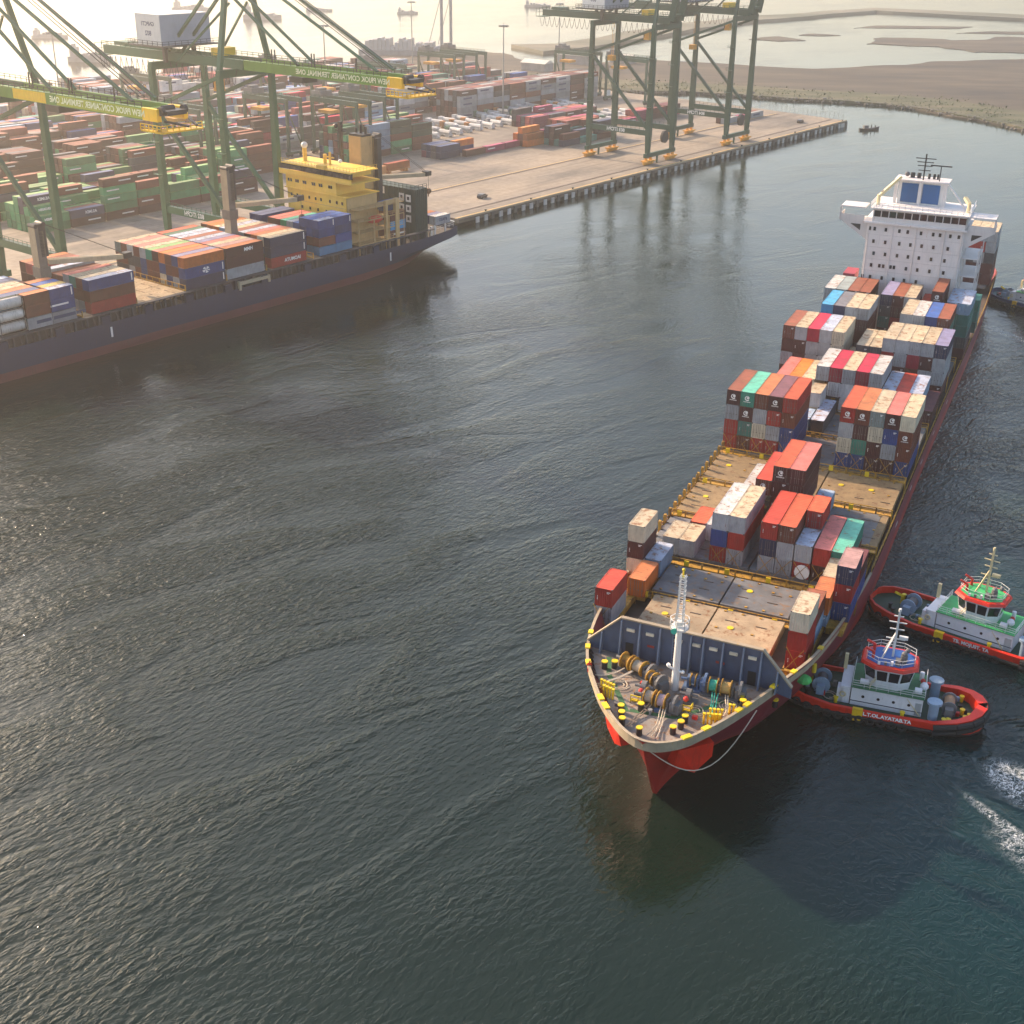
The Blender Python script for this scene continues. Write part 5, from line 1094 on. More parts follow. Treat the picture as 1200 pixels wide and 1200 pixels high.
# ---------------------------------------------------------------- quay cranes
CG = paint('crane_green', (.014, .105, .046), .5, .16, rust=.05, scale=.12, grime=.22)
BOOMG = paint('boom_yellow_green', (.11, .24, .025), .5, .2, rust=.08, scale=.12, grime=.25)
CG2 = paint('crane_green_far', (.008, .066, .040), .5, .16, rust=.05, scale=.12, grime=.22)
CYEL = paint('crane_yellow', (.85, .50, .01), .5, .1, grime=.2); ORNG = paint('bogie_orange', (.66, .30, .03), .6, .2, rust=.15)
HOUS = paint('machinery_house', (.60, .60, .58), .6, .08, grime=.15); HOUG = paint('machinery_house_shaded', (.30, .34, .42), .6, .08, grime=.15)  # grey-blue tone is the same house with shade painted in
LIME = paint('lime_paint', (.42, .46, .03), .5, .1)
def sts(q, label, up, mat, num, span=18, txtmat=M_WHITE):
    c = empty('quay_crane', qp(-22, q, 2.56), -QH); tag(c, label, 'quay crane', 'green ship-to-shore cranes on the quay')
    X0, X1, Y0, Y1 = -14.3, 14.3, 0, span; GZ = 51.5
    leg = [(X1, Y0), (X1, Y1), (X0, Y0), (X0, Y1)]
    for x, y in leg:
        l = MB(); s_ = 1 if x > 0 else -1
        l.add([(x - .8, y - .65, 4), (x + .8, y - .65, 4), (x + .8, y + .65, 4), (x - .8, y + .65, 4), (x - 1.15, y - .8, 13), (x + 1.15, y - .8, 13), (x + 1.15, y + .8, 13), (x - 1.15, y + .8, 13),
               (x - .75, y - .65, GZ), (x + .75, y - .65, GZ), (x + .75, y + .65, GZ), (x - .75, y + .65, GZ)], [(3, 2, 1, 0), (0, 1, 5, 4), (1, 2, 6, 5), (2, 3, 7, 6), (3, 0, 4, 7), (4, 5, 9, 8), (5, 6, 10, 9), (6, 7, 11, 10), (7, 4, 8, 11), (8, 9, 10, 11)])
        l.build('leg', mat, c)
    for x, y in ((X1, Y0), (X0, Y0)):
        ls_ = MB()
        for s_ in (-.35, .35): ls_.beam((x + s_, y - 1.25, 13.5), (x + s_, y - 1.05, GZ), .09)
        z = 14
        while z < GZ: ls_.beam((x - .35, y - 1.2, z), (x + .35, y - 1.2, z), .06); z += 1.1
        for z in (22, 31, 40): ls_.box(x - 1.3, x + 1.3, y - 2.2, y - .7, z, z + .12).rail([(x - 1.3, y - 2.2, z), (x + 1.3, y - 2.2, z)], 1.1, 1.2, .06)
        ls_.build('leg_ladder', mat, c)
    for x in (X0, X1): MB().box(x - .6, x + .6, Y0 - 2, Y1 + 2, 2.8, 4.4).build('sill_beam', mat, c)
    for y in (Y0, Y1):
        p_ = MB().box(X0, X1, y - .55, y + .55, 11.2, 13.2).build('portal_beam', mat, c)
        MB().rail([(X0, y - .5, 13.2), (X1, y - .5, 13.2)], 1.1, 2, .06).build('walkway_rail', mat, p_)
        MB().beam((X0, y, 40), (X1, y, 13.0), 1.0).build('diagonal_brace', mat, c); MB().beam((X0, y, 40.5), (X1, y, GZ - .8), .9).build('upper_brace', mat, c)
    for x in (X0, X1): MB().box(x - .8, x + .8, Y0 - .6, Y1 + .6, GZ - 1.2, GZ + .8).build('cross_beam', mat, c)
    bg_ = MB().box(-1.4, 1.4, -1.6, 1.6, 1.2, 1.7); 
    for dx in (-1.1, 1.1): bg_.box(-.45, .45, dx - .75, dx + .75, .35, 1.3)
    bg_.beam((0, 0, 1.6), (0, 0, 2.8), .9); bme_ = bg_.mesh('bogie', [ORNG]); whl = MB().cyl((-.3, 0, .45), (.3, 0, .45), .45, 10).mesh('wheel', [ORNG])
    for x in (X0, X1):
        for y in (Y0 - .8, Y0 + 2.4, Y1 - 2.4, Y1 + .8):
            bo = inst('bogie', bme_, c, (x, y, 0)); [inst('wheel', whl, bo, (0, dy, 0)) for dy in (-1.2, -.4, .4, 1.2)]
    MB().box(X1 - .3, X1 + .3, Y0 + 7, Y0 + 7.6, 0, 2.8).box(X0 - .3, X0 + .3, Y0 + 7, Y0 + 7.6, 0, 2.8).build('storm_anchor', mat, c)
    if num:
        letter(num, 1.9, txtmat, c, (-1, Y0 - .58, 12.2), (1, 0, 0), (0, 0, 1), True, .05)
    ym = (Y0 + Y1) / 2
    gd = MB()
    for s_ in (-3.3, 3.3): gd.box(-43, X1 + 3.6, ym + s_ - .55, ym + s_ + .55, GZ + .8, GZ + 3.2)
    for x in (-42, -30, X0, 0, X1): gd.box(x - .5, x + .5, ym - 3.2, ym + 3.2, GZ + 1.2, GZ + 2.4)
    g_ = gd.build('trolley_girder', mat, c)
    wr = MB(); wr.rail([(-43, ym - 4.2, GZ + 3.2), (X1 + 3, ym - 4.2, GZ + 3.2)], 1.1, 2.2, .07); wr.rail([(-43, ym + 4.2, GZ + 3.2), (X1 + 3, ym + 4.2, GZ + 3.2)], 1.1, 2.2, .07); wr.box(-46, -42, ym - 4.5, ym + 4.5, GZ + .3, GZ + .5); wr.rail([(-46, ym - 4.5, GZ + .5), (-46, ym + 4.5, GZ + .5)], 3, 2.2, .08)
    wr.box(-40, -34, ym - 2, ym + 2, GZ + 3.2, GZ + 4.2); wr.build('girder_walkway', mat, g_)
    fe = MB()
    for i in range(24):
        x = -44 + i * 2.5; fe.tube([(x + 2.5 * j / 6, ym - 4.6, GZ + .6 - 3.8 * sin(pi * j / 6)) for j in range(7)], .09, 4)
    fe.build('festoon_cable', BLK, g_)
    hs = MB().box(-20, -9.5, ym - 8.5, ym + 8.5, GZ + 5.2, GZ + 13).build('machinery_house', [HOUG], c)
    MB().box(-20.03, -9.47, ym - 8.56, ym - 8.5, GZ + 5.2, GZ + 13).box(-20.05, -9.45, ym - 8.6, ym + 8.5, GZ + 13, GZ + 13.15).build('lit_end_skin', HOUS, hs)  # lighter skin paints sunlight on the house end and roof
    if num: letter('ITCPH' if False else 'GNPCT1', 1.5, M_DARKTXT, hs, (-14.8, ym - 8.6, GZ + 10.6), (1, 0, 0), (0, 0, 1), True, .03); letter(num.split()[0], 1.8, M_DARKTXT, hs, (-14.8, ym - 8.6, GZ + 8.2), (1, 0, 0), (0, 0, 1), True, .03)
    MB().box(-22.5, -7.5, ym - 9.8, ym + 9.8, GZ + 4.8, GZ + 5.2).rail([(-22.5, ym + 9.6, GZ + 5.2), (-22.5, ym - 9.8, GZ + 5.2), (-7.5, ym - 9.8, GZ + 5.2), (-7.5, ym + 9.8, GZ + 5.2)], 1.2, 2.0, .07).beam((-19, ym, GZ + 3), (-19, ym, GZ + 4.9), 1).beam((-13, ym - 5, GZ + .5), (-13, ym - 5, GZ + 4.9), 1).beam((-13, ym + 5, GZ + .5), (-13, ym + 5, GZ + 4.9), 1).build('house_platform', paint('platform_dark', (.05, .06, .055), .6, .2), hs)
    # pylon over the waterside legs
    AZ = GZ + 27
    for y in (Y0, Y1): MB().beam((X1, y, GZ), (X1 - 1, ym + (y - ym) * .3, AZ), 1.2).build('pylon_leg', mat, c)
    MB().box(X1 - 2, X1 + 1, ym - 3.6, ym + 3.6, AZ - .8, AZ + .8).rail([(X1 - 2, ym - 3.6, AZ + .8), (X1 + 1, ym - 3.6, AZ + .8)], 1.2, 1).build('pylon_head', mat, c)
    for s_ in (-2.6, 2.6): MB().beam((X1 - 1, ym + s_, AZ), (X0 - 1, ym + s_, GZ + 2.6), .7).build('back_stay', mat, c)
    for s_ in (-3, 3): MB().beam((X1 - 1, ym + s_, AZ - 10), (X0 + 9, ym + s_ * 2.4, GZ + 1.5), .5).build('mid_stay', mat, c)
    # boom
    b = empty('boom'); b.parent = c; b.location = (X1 + 3.8, ym, GZ + 2); LB = 58
    bm_ = MB()
    for s_ in (-3.3, 3.3): bm_.box(0, LB - 6, s_ - .5, s_ + .5, -1.2, 1.2)
    for x in (2, 14, 26, 38, 50): bm_.box(x - .4, x + .4, -3.2, 3.2, -.6, .6)
    bm_.build('boom_girder', mat if up else BOOMG, b)
    if not up:
        MB().box(LB - 6.02, LB - 1.2, -3.82, -2.78, -1.22, 1.22).box(LB - 6.02, LB - 1.2, 2.78, 3.82, -1.22, 1.22).build('boom_tip', CYEL, b)
        MB().box(LB - 3.0, LB + .4, -2.4, 2.4, .0, .9).cyl((LB - 1, -3.2, .8), (LB - 1, -2.4, .8), .9, 10).cyl((LB - 1, 2.4, .8), (LB - 1, 3.2, .8), .9, 10).cyl((LB - 2.5, -1.4, 1.1), (LB - 2.5, 1.4, 1.1), .6, 10).beam((LB, -3, -1), (LB + 5, -1, -1.6), .4).beam((LB, 3, -1), (LB + 5, 1, -1.6), .4).build('sheave_block', BLK, b)
        MB().box(LB - 5, LB + 1.6, -5.2, -3.9, -3.1, -2.8).rail([(LB - 5, -5.2, -2.8), (LB + 1.6, -5.2, -2.8), (LB + 1.6, 5, -2.8)], 1.2, 1.3, .1).box(LB - 1, LB + 2, -5, 5, -3.1, -2.8).build('tip_platform', CYEL, b)
        MB().box(22.5, 52.0, -3.84, -3.81, -1.0, 1.0).build('lime_panel', LIME if num.startswith('801') else mat, b) if num.startswith('801') else None
        if num.startswith('801'): MB().box(6.0, 18.5, -3.84, -3.81, -1.1, 1.1).build('yellow_panel', CYEL, b)
        letter('NEW PRIOK CONTAINER TERMINAL ONE', 1.75, paint('boom_lettering', (.82, .84, .55), .5, .05), b, (36.5, -3.87, 0), (1, 0, 0), (0, 0, 1), True, .05)
        w_ = MB(); w_.rail([(0, -3.7, 1.2), (LB - 6, -3.7, 1.2)], 1.1, 2.2, .07); w_.rail([(0, 3.7, 1.2), (LB - 6, 3.7, 1.2)], 1.1, 2.2, .07)
        for x in (7, 8.2, 22, 23, 38): w_.beam((x, 0, 1), (x, 0, 4.2), .25)
        w_.build('boom_rail', BLK, b)
        MB().box(16, 21, -2.6, 2.6, -3.0, -1.6).build('trolley', BLK, b)
        for s_ in (-2.8, 2.8):
            MB().beam((-5, s_, 26.5), (LB - 10, s_, 2), .7, .5).build('fore_stay', mat, b); MB().beam((-5, s_ * .8, 17), (20, s_, 1.4), .7, .5).build('inner_stay', mat, b)
        hw = MB()
        for s_ in (-1.6, -.6, .6, 1.6): hw.beam((-5, s_, 28), (LB - 9, s_, 2.8), .14)
        hw.build('hoist_rope', BLK, b)
    else: b.rotation_euler = (0, -R(80), 0)
    cb = MB().box(X1 - 6.6, X1 - 4.2, Y0 + 3, Y0 + 5, GZ - 5.2, GZ - 2.2).build('operator_cabin', ORNG, c); MB().box(X1 - 6.62, X1 - 6.3, Y0 + 2.98, Y0 + 5.02, GZ - 4.4, GZ - 2.8).build('cabin_glass', GLASS, cb)
    MB().box(X1 - 10, X1 - 7, ym - 3, ym + 3, GZ + 3.4, GZ + 5.4).build('winch_box', CYEL, c)
    wr_ = MB(); wr_.cyl((X1 - .5, Y1 - 6, 9.5), (X1 + .5, Y1 - 6, 9.5), 2.4 if up else .4, 16); wr_.build('cable_reel', BLK, c)
    if up:
        MB().box(-9, -6.5, ym - 5.8, ym - 3.4, GZ - 14, GZ - 12).beam((-7.8, ym - 4.6, GZ - 12), (-7.8, ym - 4.6, GZ), .12).beam((-7.8, ym - 3.6, GZ - 12), (-7.8, ym - 3.6, GZ), .12).build('hook_block', ORNG, c)
    return c
sts(-166, 'green quay crane cut by left picture edge, boom with lime and yellow panels', False, CG, '801 ITCPH')
sts(-94.5, 'green quay crane with lowered boom over the stacks of the blue ship', False, CG, '802 ITCPH')
sts(117, 'green quay crane with raised boom, left of the two on the far quay', True, CG2, '803 ITCPH')
sts(179, 'green quay crane with raised boom, nearest the far end of the quay', True, CG2, '804 ITCPH')

# ---------------------------------------------------------------- yard gantries, masts, trailers, car
def rtg(x0, q, label, sp_=25):
    c = empty('yard_gantry', qp(x0, q, 2.52), -QH); tag(c, label, 'yard gantry', 'rubber-tyred yard gantries')
    for x in (0, sp_):
        for y in (0, 7.5): MB().beam((x, y, 1.4), (x, y, 21), 1.0).build('leg', CG2, c)
        MB().box(x - .5, x + .5, -1.5, 9, 1, 2).build('sill_beam', CG2, c)
        wh = MB()
        for y in (-.6, 1.2, 6.3, 8.1): wh.cyl((x - .35, y, .75), (x + .35, y, .75), .75, 10)
        wh.build('wheel', M_RUB, c)
    for y in (0, 7.5): MB().box(-.6, sp_ + .6, y - .6, y + .6, 20.6, 22.4).rail([(0, y - .6, 22.4), (sp_, y - .6, 22.4)], 1, 2.5, .08).build('top_girder', CG2, c)
    for x in (0, sp_): MB().beam((x, 0, 19), (x, 7.5, 3), .4).build('brace', CG2, c)
    MB().box(-.9, 4.5, .6, 6.9, 22.4, 24.6).box(1, 3.5, 1, 5, 24.6, 25.6).build('trolley', GREYP, c); MB().box(2, 9, 1.2, 6.4, 16.2, 17.4).build('spreader', ORNG, c)
    MB().box(-1.6, -.6, 2, 5.5, 2, 4.6).build('engine_housing', HOUS, c)
    return c
rtg(-124, 47, 'green yard gantry straddling the stacks behind the yellow funnel'); rtg(-127, 66, 'green yard gantry next right behind the stacks by the yellow funnel')
rtg(-152, -8, 'green yard gantry seen between the legs of the near crane'); rtg(-212, 208, 'green yard gantry farthest left by the canal'); rtg(-212, 226, 'green yard gantry in front of the pale canal bank')
rtg(-166, 268, 'green yard gantry left of the far quay cranes'); rtg(-128, 262, 'green yard gantry behind the legs of the far crane'); rtg(-240, 40, 'hazy yard gantry over far stacks at left')
for a_ in ((-150, 34, 'green yard gantry, right one of the pair behind the near crane'), (-175, 95, 'green yard gantry over far stacks behind the boom tip'), (-200, 150, 'green yard gantry in the middle distance behind the tall grey block'), (-238, 120, 'small hazy yard gantry beyond the middle stacks')): rtg(*a_)
GALV = paint('mast_steel', (.22, .23, .23), .5, .1)
for (x, q), lb in (((-132.5, 180.8), 'tall light mast standing by the parked trailers'), ((-206.4, 325.7), 'tall light mast left of the far quay cranes, cut by top edge'), ((-274.5, 271), 'tall light mast left of the barge with two towers'), ((-190.4, 118.8), 'tall light mast behind the boom of the near crane'), ((-243.5, 10), 'tall light mast behind the leftmost boom')):
    c = empty('light_mast', qp(x, q, 2.5), -QH); tag(c, lb, 'light mast', 'tall light masts in the yard')
    MB().cyl((0, 0, 0), (0, 0, 41.5), .42, 8, .22).build('pole', GALV, c)
    hd = MB().cyl((0, 0, 41), (0, 0, 41.4), .3, 10, 1.9).cyl((0, 0, 41.4), (0, 0, 41.7), 1.9, 10); [hd.box(1.9 * cos(a) - .35, 1.9 * cos(a) + .35, 1.9 * sin(a) - .35, 1.9 * sin(a) + .35, 40.8, 41.5) for a in (0, .8, 1.6, 2.4, 3.2, 4, 4.8, 5.5)]; hd.beam((0, 0, 41.7), (0, 0, 43), .12); hd.build('lamp_ring', GALV, c)
TRLW = paint('trailer_white', (.52, .52, .50), .6, .2); CABS = [paint('cab_' + n_, c_, .5, .1) for n_, c_ in (('white', (.6, .6, .6)), ('orange', (.5, .2, .06)), ('green', (.1, .2, .12)), ('grey', (.3, .3, .32)))]
tk = MB(); tk.box(-1.15, 1.15, 0, 7.5, .7, 1.0); tk.cyl((0, .4, 1.9), (0, 7.2, 1.9), 1.0, 8)
[tk.cyl((-1.15, y, .5), (1.15, y, .5), .5, 8) for y in (.9, 2.1, 6)]; TANKM = tk.mesh('tank_trailer', [TRLW])
cbm = MB().box(-1.2, 1.2, 7.9, 9.9, .7, 3.0).box(-1.1, 1.1, 9.9, 9.95, 1.9, 2.8).cyl((-1.2, 8.6, .5), (1.2, 8.6, .5), .5, 8).mesh('truck_cab', CABS[:1])
rnd = random.Random(11); cnt = 0
for ri, (x0, q0, q1, n) in enumerate(((-110, 108, 235, 17), (-121, 112, 235, 17), (-131, 120, 240, 15), (-78, 178, 236, 8), (-88, 182, 240, 8))):
    for i in range(n):
        if rnd.random() < .12: continue
        t_ = inst('parked_truck', TANKM, None, qp(x0 + rnd.uniform(-1, 1), q0 + (q1 - q0) * i / n, 2.51), -QH + pi / 2 + rnd.uniform(-.1, .1)); cbi = inst('truck_cab', cbm, t_); cbi.material_slots[0].link = 'OBJECT'; ci = rnd.randrange(4); cbi.material_slots[0].material = CABS[ci]
        tag(t_, 'tank truck with %s cab, %s from left in the %s' % (['white', 'orange', 'green', 'grey'][ci], (POSN + ['fifteenth', 'sixteenth', 'seventeenth'])[i], ['front yard row', 'middle yard row', 'back yard row', 'row behind the far cranes', 'second row behind the far cranes'][ri]), 'truck', 'trucks parked in rows on the yard')
TRK = MB().box(-1.2, 1.2, -.3, 12.6, 1.0, 1.3).box(-1.2, 1.2, -3.2, -.8, .8, 3.5)
[TRK.cyl((-1.2, y, .5), (1.2, y, .5), .5, 8) for y in (-2.2, 1.5, 9.6, 10.9)]
tt = TRK.build('terminal_truck', CABS[1]); tt.location = qp(-70.75, 33, 2.52); tt.rotation_euler = (0, 0, -QH); tag(tt, 'terminal truck with cab at left carrying an orange container, by the blue ship stern', 'truck')
def car(x, q, rz, c1, lb):
    c = empty('parked_car', qp(x, q, 2.52), -QH + rz); tag(c, lb, 'car', 'cars on the quay')
    b_ = MB(); prof = [(-2.3, .35), (2.3, .35), (2.35, .85), (1.35, 1.0), (.7, 1.5), (-1.6, 1.52), (-2.3, 1.0)]
    n = len(prof); b_.add([(-.9, y, z) for y, z in prof] + [(.9, y, z) for y, z in prof], [tuple(range(n))[::-1], tuple(range(n, 2 * n))] + [(i, (i + 1) % n, (i + 1) % n + n, i + n) for i in range(n)]); b_.build('body', c1, c)
    MB().box(-.92, .92, -1.5, .6, 1.05, 1.42).build('side_glass', GLASS, c)
    for y in (-1.5, 1.4): MB().cyl((-.95, y, .35), (.95, y, .35), .35, 10).build('wheel', M_RUB, c)
car(-15.8, 24, .2, paint('car_dark', (.03, .035, .045), .3, .05), 'dark car parked alone on the apron near the stern of the blue ship')
car(-14, 262, .1, paint('car_dark', (.03, .035, .045), .3, .05), 'dark car near the far corner of the quay'); car(-30, 236, 1.3, paint('car_grey', (.1, .1, .11), .3, .05), 'small dark vehicle by the inland rail near the quay end')
# container resting far along the quay is left on the deck: small red bollard covers
# ---------------------------------------------------------------- boats and far ships
def small_boat(p, rz, lb, L_=9, m_=BLK):
    c = empty('fishing_boat', p, rz); tag(c, lb, 'boat', 'small boats')
    h = MB(); ys = [0, .12, .35, .65, .9, 1]; ws = [.5, .85, 1, .95, .55, .05]; zt = [1.0, .9, .8, .85, 1.2, 1.6]
    for y, w_, z in zip(ys, ws, zt): h.v += [(-w_ * 1.3, y * L_, z), (-w_ * .8, y * L_, -.2), (w_ * .8, y * L_, -.2), (w_ * 1.3, y * L_, z)]
    for i in range(5):
        for j in range(3): k = i * 4 + j; h.f.append((k, k + 1, k + 5, k + 4)); h.m.append(0)
    h.f += [(0, 3, 2, 1), (0, 4, 7, 3), (4, 8, 11, 7), (8, 12, 15, 11), (12, 16, 19, 15), (16, 20, 23, 19)]; h.m += [0] * 6
    h.build('boat_hull', m_, c); MB().box(-.7, .7, L_ * .2, L_ * .42, .8, 2.2).build('cabin', GREYP, c)
    MB().cyl((0, L_ * .6, .8), (0, L_ * .6, 2.2), .25, 6).ball((0, L_ * .6, 2.4), .2, 6, 4).cyl((0, L_ * .8, 1), (0, L_ * .8, 2.1), .25, 6).build('gear', BLK, c)
small_boat((164, 633, 0), -R(70), 'small dark fishing boat motoring off the end of the quay', 11); small_boat((166, 733, 0), -R(80), 'small dark boat close to the grassy bank', 9); small_boat((133, 752, 0), 0, 'tiny dark boat by the channel behind the far crane', 5)
FARS = paint('far_ship_grey', (.20, .22, .25), .7, .2); FARH = paint('far_ship_house', (.35, .35, .36), .7, .1)
def far_ship(x, y, L_, H_, rz, lb, cranes=0):
    c = empty('cargo_ship', (x, y, 0), rz); tag(c, lb, 'cargo ship', 'ships anchored in the haze')
    MB().prism([(0, -6), (L_ * .85, -6), (L_, 0), (L_ * .85, 6), (0, 6)], -1, H_ * .35).build('hull', FARS, c)
    MB().box(L_ * .05, L_ * .17, -5, 5, H_ * .35, H_ * .95).box(L_ * .07, L_ * .14, -2, 2, H_ * .95, H_ * 1.2).build('superstructure', FARH, c)
    b_ = MB(); rr = random.Random(int(x)); 
    for i in range(6): b_.box(L_ * (.22 + i * .1), L_ * (.3 + i * .1), -5, 5, H_ * .35, H_ * (.4 + rr.random() * .3))
    b_.build('cargo', FARS, c)
far_ship(-372, 1040, 26, 6, .1, 'hazy ship at far left, top edge'); far_ship(-294, 885, 28, 9, 0, 'hazy ship behind the boom of the left crane'); far_ship(-250, 1245, 34, 11, 0, 'hazy ship behind the stays of the near crane, with stepped outline')
far_ship(-338, 1340, 36, 8, 0, 'faint ship at top left by the machinery house'); far_ship(-210, 1352, 26, 5, .1, 'faint small ship right of the near crane'); far_ship(-118, 1334, 20, 5, 0, 'faint small ship near the two towers'); far_ship(6, 1452, 28, 6, 0, 'faint ship by the top of the far light mast')
bg2 = empty('work_barge', (-110, 950, 0), -.1); tag(bg2, 'long work barge with two tall thin towers in the haze', 'barge')
MB().box(0, 70, -10, 10, -1, 4).build('hull', FARS, bg2); rr = random.Random(5); b_ = MB(); [b_.box(4 + i * 3, 6.6 + i * 3, -7, 7, 4, 6 + rr.random() * 6) for i in range(18)]; b_.build('deck_load', FARH, bg2)
for x in (57, 63.5):
    MB().cyl((x, 0, 2), (x, 0, 47), 1.1, 8).box(x - 1.5, x + 1.5, -1.5, 1.5, 46, 47.5).build('tower', FARS, bg2); MB().beam((x - 9, 0, 8), (x, 0, 40), .4).build('stay', FARS, bg2)
FARB = paint('far_building', (.30, .28, .27), .8, .2)
for i, (x, y, w_, d_, h_) in enumerate([(25, 905, 26, 12, 6), (2, 860, 18, 10, 5), (62, 912, 16, 8, 4)]):
    c = empty('warehouse', (x, y, .5), -.6); tag(c, ['long pale warehouse roof beyond the canal', 'low pale shed by the canal bend', 'small pale shed right of the warehouse'][i], 'warehouse')
    MB().box(0, w_, 0, d_, 0, h_).build('wall', FARB, c); MB().add([(-.5, -.5, h_), (w_ + .5, -.5, h_), (w_ + .5, d_ + .5, h_), (-.5, d_ + .5, h_), (-.5, d_ / 2, h_ + 2), (w_ + .5, d_ / 2, h_ + 2)], [(0, 1, 5, 4), (2, 3, 4, 5), (0, 4, 3), (1, 2, 5)]).build('roof', paint('pale_roof', (.6, .58, .52), .7), c)
FARP = (-281, -319, -350)
# ---------------------------------------------------------------- tugs
TRED = paint('tug_red', (.66, .025, .008), .45, .12, rust=.05, grime=.2); TDK = paint('tug_deck_green', (.006, .05, .026), .6, .25, rust=.06, streak=False)
TLG = paint('tug_top_green', (.03, .36, .12), .6, .15); TLB = paint('tug_top_blue', (.015, .10, .34), .6, .15); TWH = paint('tug_white', (.76, .76, .78), .5, .08, rust=.05, grime=.12)
TFUN = paint('tug_funnel_grey', (.22, .32, .42), .5, .1); NVY = paint('tug_navy', (.01, .025, .06), .5, .15)
def torus(c, R_, r_, n=12, k=6):
    vs = []; fs = []
    for i in range(n):
        a = 2 * pi * i / n
        for j in range(k):
            b_ = 2 * pi * j / k; rr = R_ + r_ * cos(b_); vs.append((c[0] + r_ * sin(b_), c[1] + rr * cos(a), c[2] + rr * sin(a)))
    for i in range(n):
        for j in range(k): fs.append((i * k + j, ((i + 1) % n) * k + j, ((i + 1) % n) * k + (j + 1) % k, i * k + (j + 1) % k))
    return vs, fs
_tv, _tf = torus((0, 0, 0), .42, .2); TYRE = MB().add(_tv, _tf).mesh('tyre_fender', [M_RUB])
def tug(loc, rz, L_, name, label, top, hullm=None, house=TWH, letters='', deck=TDK, bigtop=False):
    hullm = hullm or TRED
    t_ = empty('tugboat', loc, rz); tag(t_, label, 'tugboat', 'tugs assisting the red ship')
    W = 5.0
    prof = [(0, .35), (.012, .5), (.05, .72), (.12, .88), (.25, .98), (.5, 1.0), (.75, 1.0), (.86, .92), (.93, .74), (.975, .48), (1, .15)]
    shz = lambda f_: 1.75 + max(0, .25 - f_) * 2.4 + max(0, f_ - .72) * 4.2
    h = MB(); n = 8
    for f_, w_ in prof:
        y = f_ * L_; z = shz(f_); hw = w_ * W
        h.v += [(-hw, y, z), (-hw * 1.0, y, z - .9), (-hw * .93, y, .35), (-hw * .8, y, -1), (hw * .8, y, -1), (hw * .93, y, .35), (hw * 1.0, y, z - .9), (hw, y, z)]
    for i in range(len(prof) - 1):
        for j in range(n - 1): k = i * n + j; h.f.append((k, k + 1, k + 1 + n, k + n)); h.m.append(1 if j in (2, 3, 4) else 0)
    h.f += [tuple(range(n))[::-1], tuple(range((len(prof) - 1) * n, len(prof) * n))]; h.m += [0, 0]
    h.build('hull', [hullm, BLK], t_, True)
    poly = [(-w_ * W + .1, f_ * L_) for f_, w_ in prof] + [(w_ * W - .1, f_ * L_) for f_, w_ in prof][::-1]
    MB().prism(poly, 1.0, 1.25).build('deck', deck, t_)
    bw_ = MB(); ins = .42
    for a, b_ in zip(prof, prof[1:]):
        for s_ in (-1, 1):
            p = [(s_ * a[1] * W, a[0] * L_, shz(a[0])), (s_ * b_[1] * W, b_[0] * L_, shz(b_[0]))]; iw = ins + max(0, a[0] - .7) * 3.2; iw2 = ins + max(0, b_[0] - .7) * 3.2
            ya = a[0] * L_ - (max(0, a[0] - .9) * 12); yb = b_[0] * L_ - (max(0, b_[0] - .9) * 12)
            q = [(s_ * max(.05, abs(a[1] * W) - iw), ya, shz(a[0]) + .04), (s_ * max(.05, abs(b_[1] * W) - iw2), yb, shz(b_[0]) + .04)]
            lo = [(q[0][0], q[0][1], 1.2), (q[1][0], q[1][1], 1.2)]
            bw_.add([p[0], p[1], q[1], q[0], lo[0], lo[1]], [(0, 1, 2, 3), (3, 2, 5, 4)])
    bw_.build('bulwark', hullm, t_)
    fd = MB(); pts = []
    for f_, w_ in prof[6:]: pts.append((w_ * W + .1, f_ * L_ + .1, shz(f_) - .55))
    pts = pts + [(-x, y, z) for x, y, z in pts[::-1]]; fd.tube(pts, .42, 8); pts2 = [(x, y, z - .8) for x, y, z in pts]; fd.tube(pts2, .34, 8); fd.tube([(w_ * W * 1.0 + .08, f_ * L_, .75 if f_ > .04 else 1.4) for f_, w_ in prof[:7]], .22, 6)
    fd.build('rubber_fender', M_RUB, t_)
    for i in range(int(L_ * .62 / 1.35)):
        f_ = .08 + i * 1.35 / L_
        for s_ in (1,): inst('tyre_fender', TYRE, t_, (s_ * (interpw(prof, f_) * W + .12), f_ * L_, shz(f_) - 1.25))
    MB().box(4.98, 5.1, L_ * .36, L_ * .36 + 1.3, .2, 1.85).box(4.4, 5.06, L_ * .36, L_ * .36 + 1.3, 1.75, 1.85).build('yellow_mark', CYEL, t_)
    # deckhouse
    dh = MB().box(-2.7, 3.0, L_ * .34, L_ * .69, 1.25, 3.9).build('deckhouse', house, t_)
    MB().box(-2.6, 2.9, L_ * .285, L_ * .335, 1.25, 3.7).box(1.6, 2.9, L_ * .27, L_ * .30, 1.25, 3.4).build('winch_shelter', house, dh)
    MB().prism([(-3.0, L_ * .335), (3.2, L_ * .335), (3.2, L_ * .695), (-3.0, L_ * .695)], 3.9, 4.02).build('boat_deck', TLG if not bigtop else GRN, dh)
    MB().rail([(3.1, L_ * .34, 4.0), (3.1, L_ * .695, 4.0), (-2.9, L_ * .695, 4.0)], 1.0, 1.3, .03, 2).rail([(3.1, L_ * .34, 4.0), (-2.9, L_ * .34, 4.0)], 1.0, 1.3, .03, 2).build('deck_railing', WHTP, dh)
    pm_ = MB().cyl((0, 0, 0), (.06, 0, 0), .2, 10).mesh('porthole', [GLASS])
    for i in range(4): inst('porthole', pm_, dh, (3.0, L_ * (.40 + i * .075), 2.7))
    MB().box(3.0, 3.05, L_ * .655, L_ * .685, 1.4, 3.2).build('side_door', paint('door_grey', (.35, .38, .38), .5), dh)
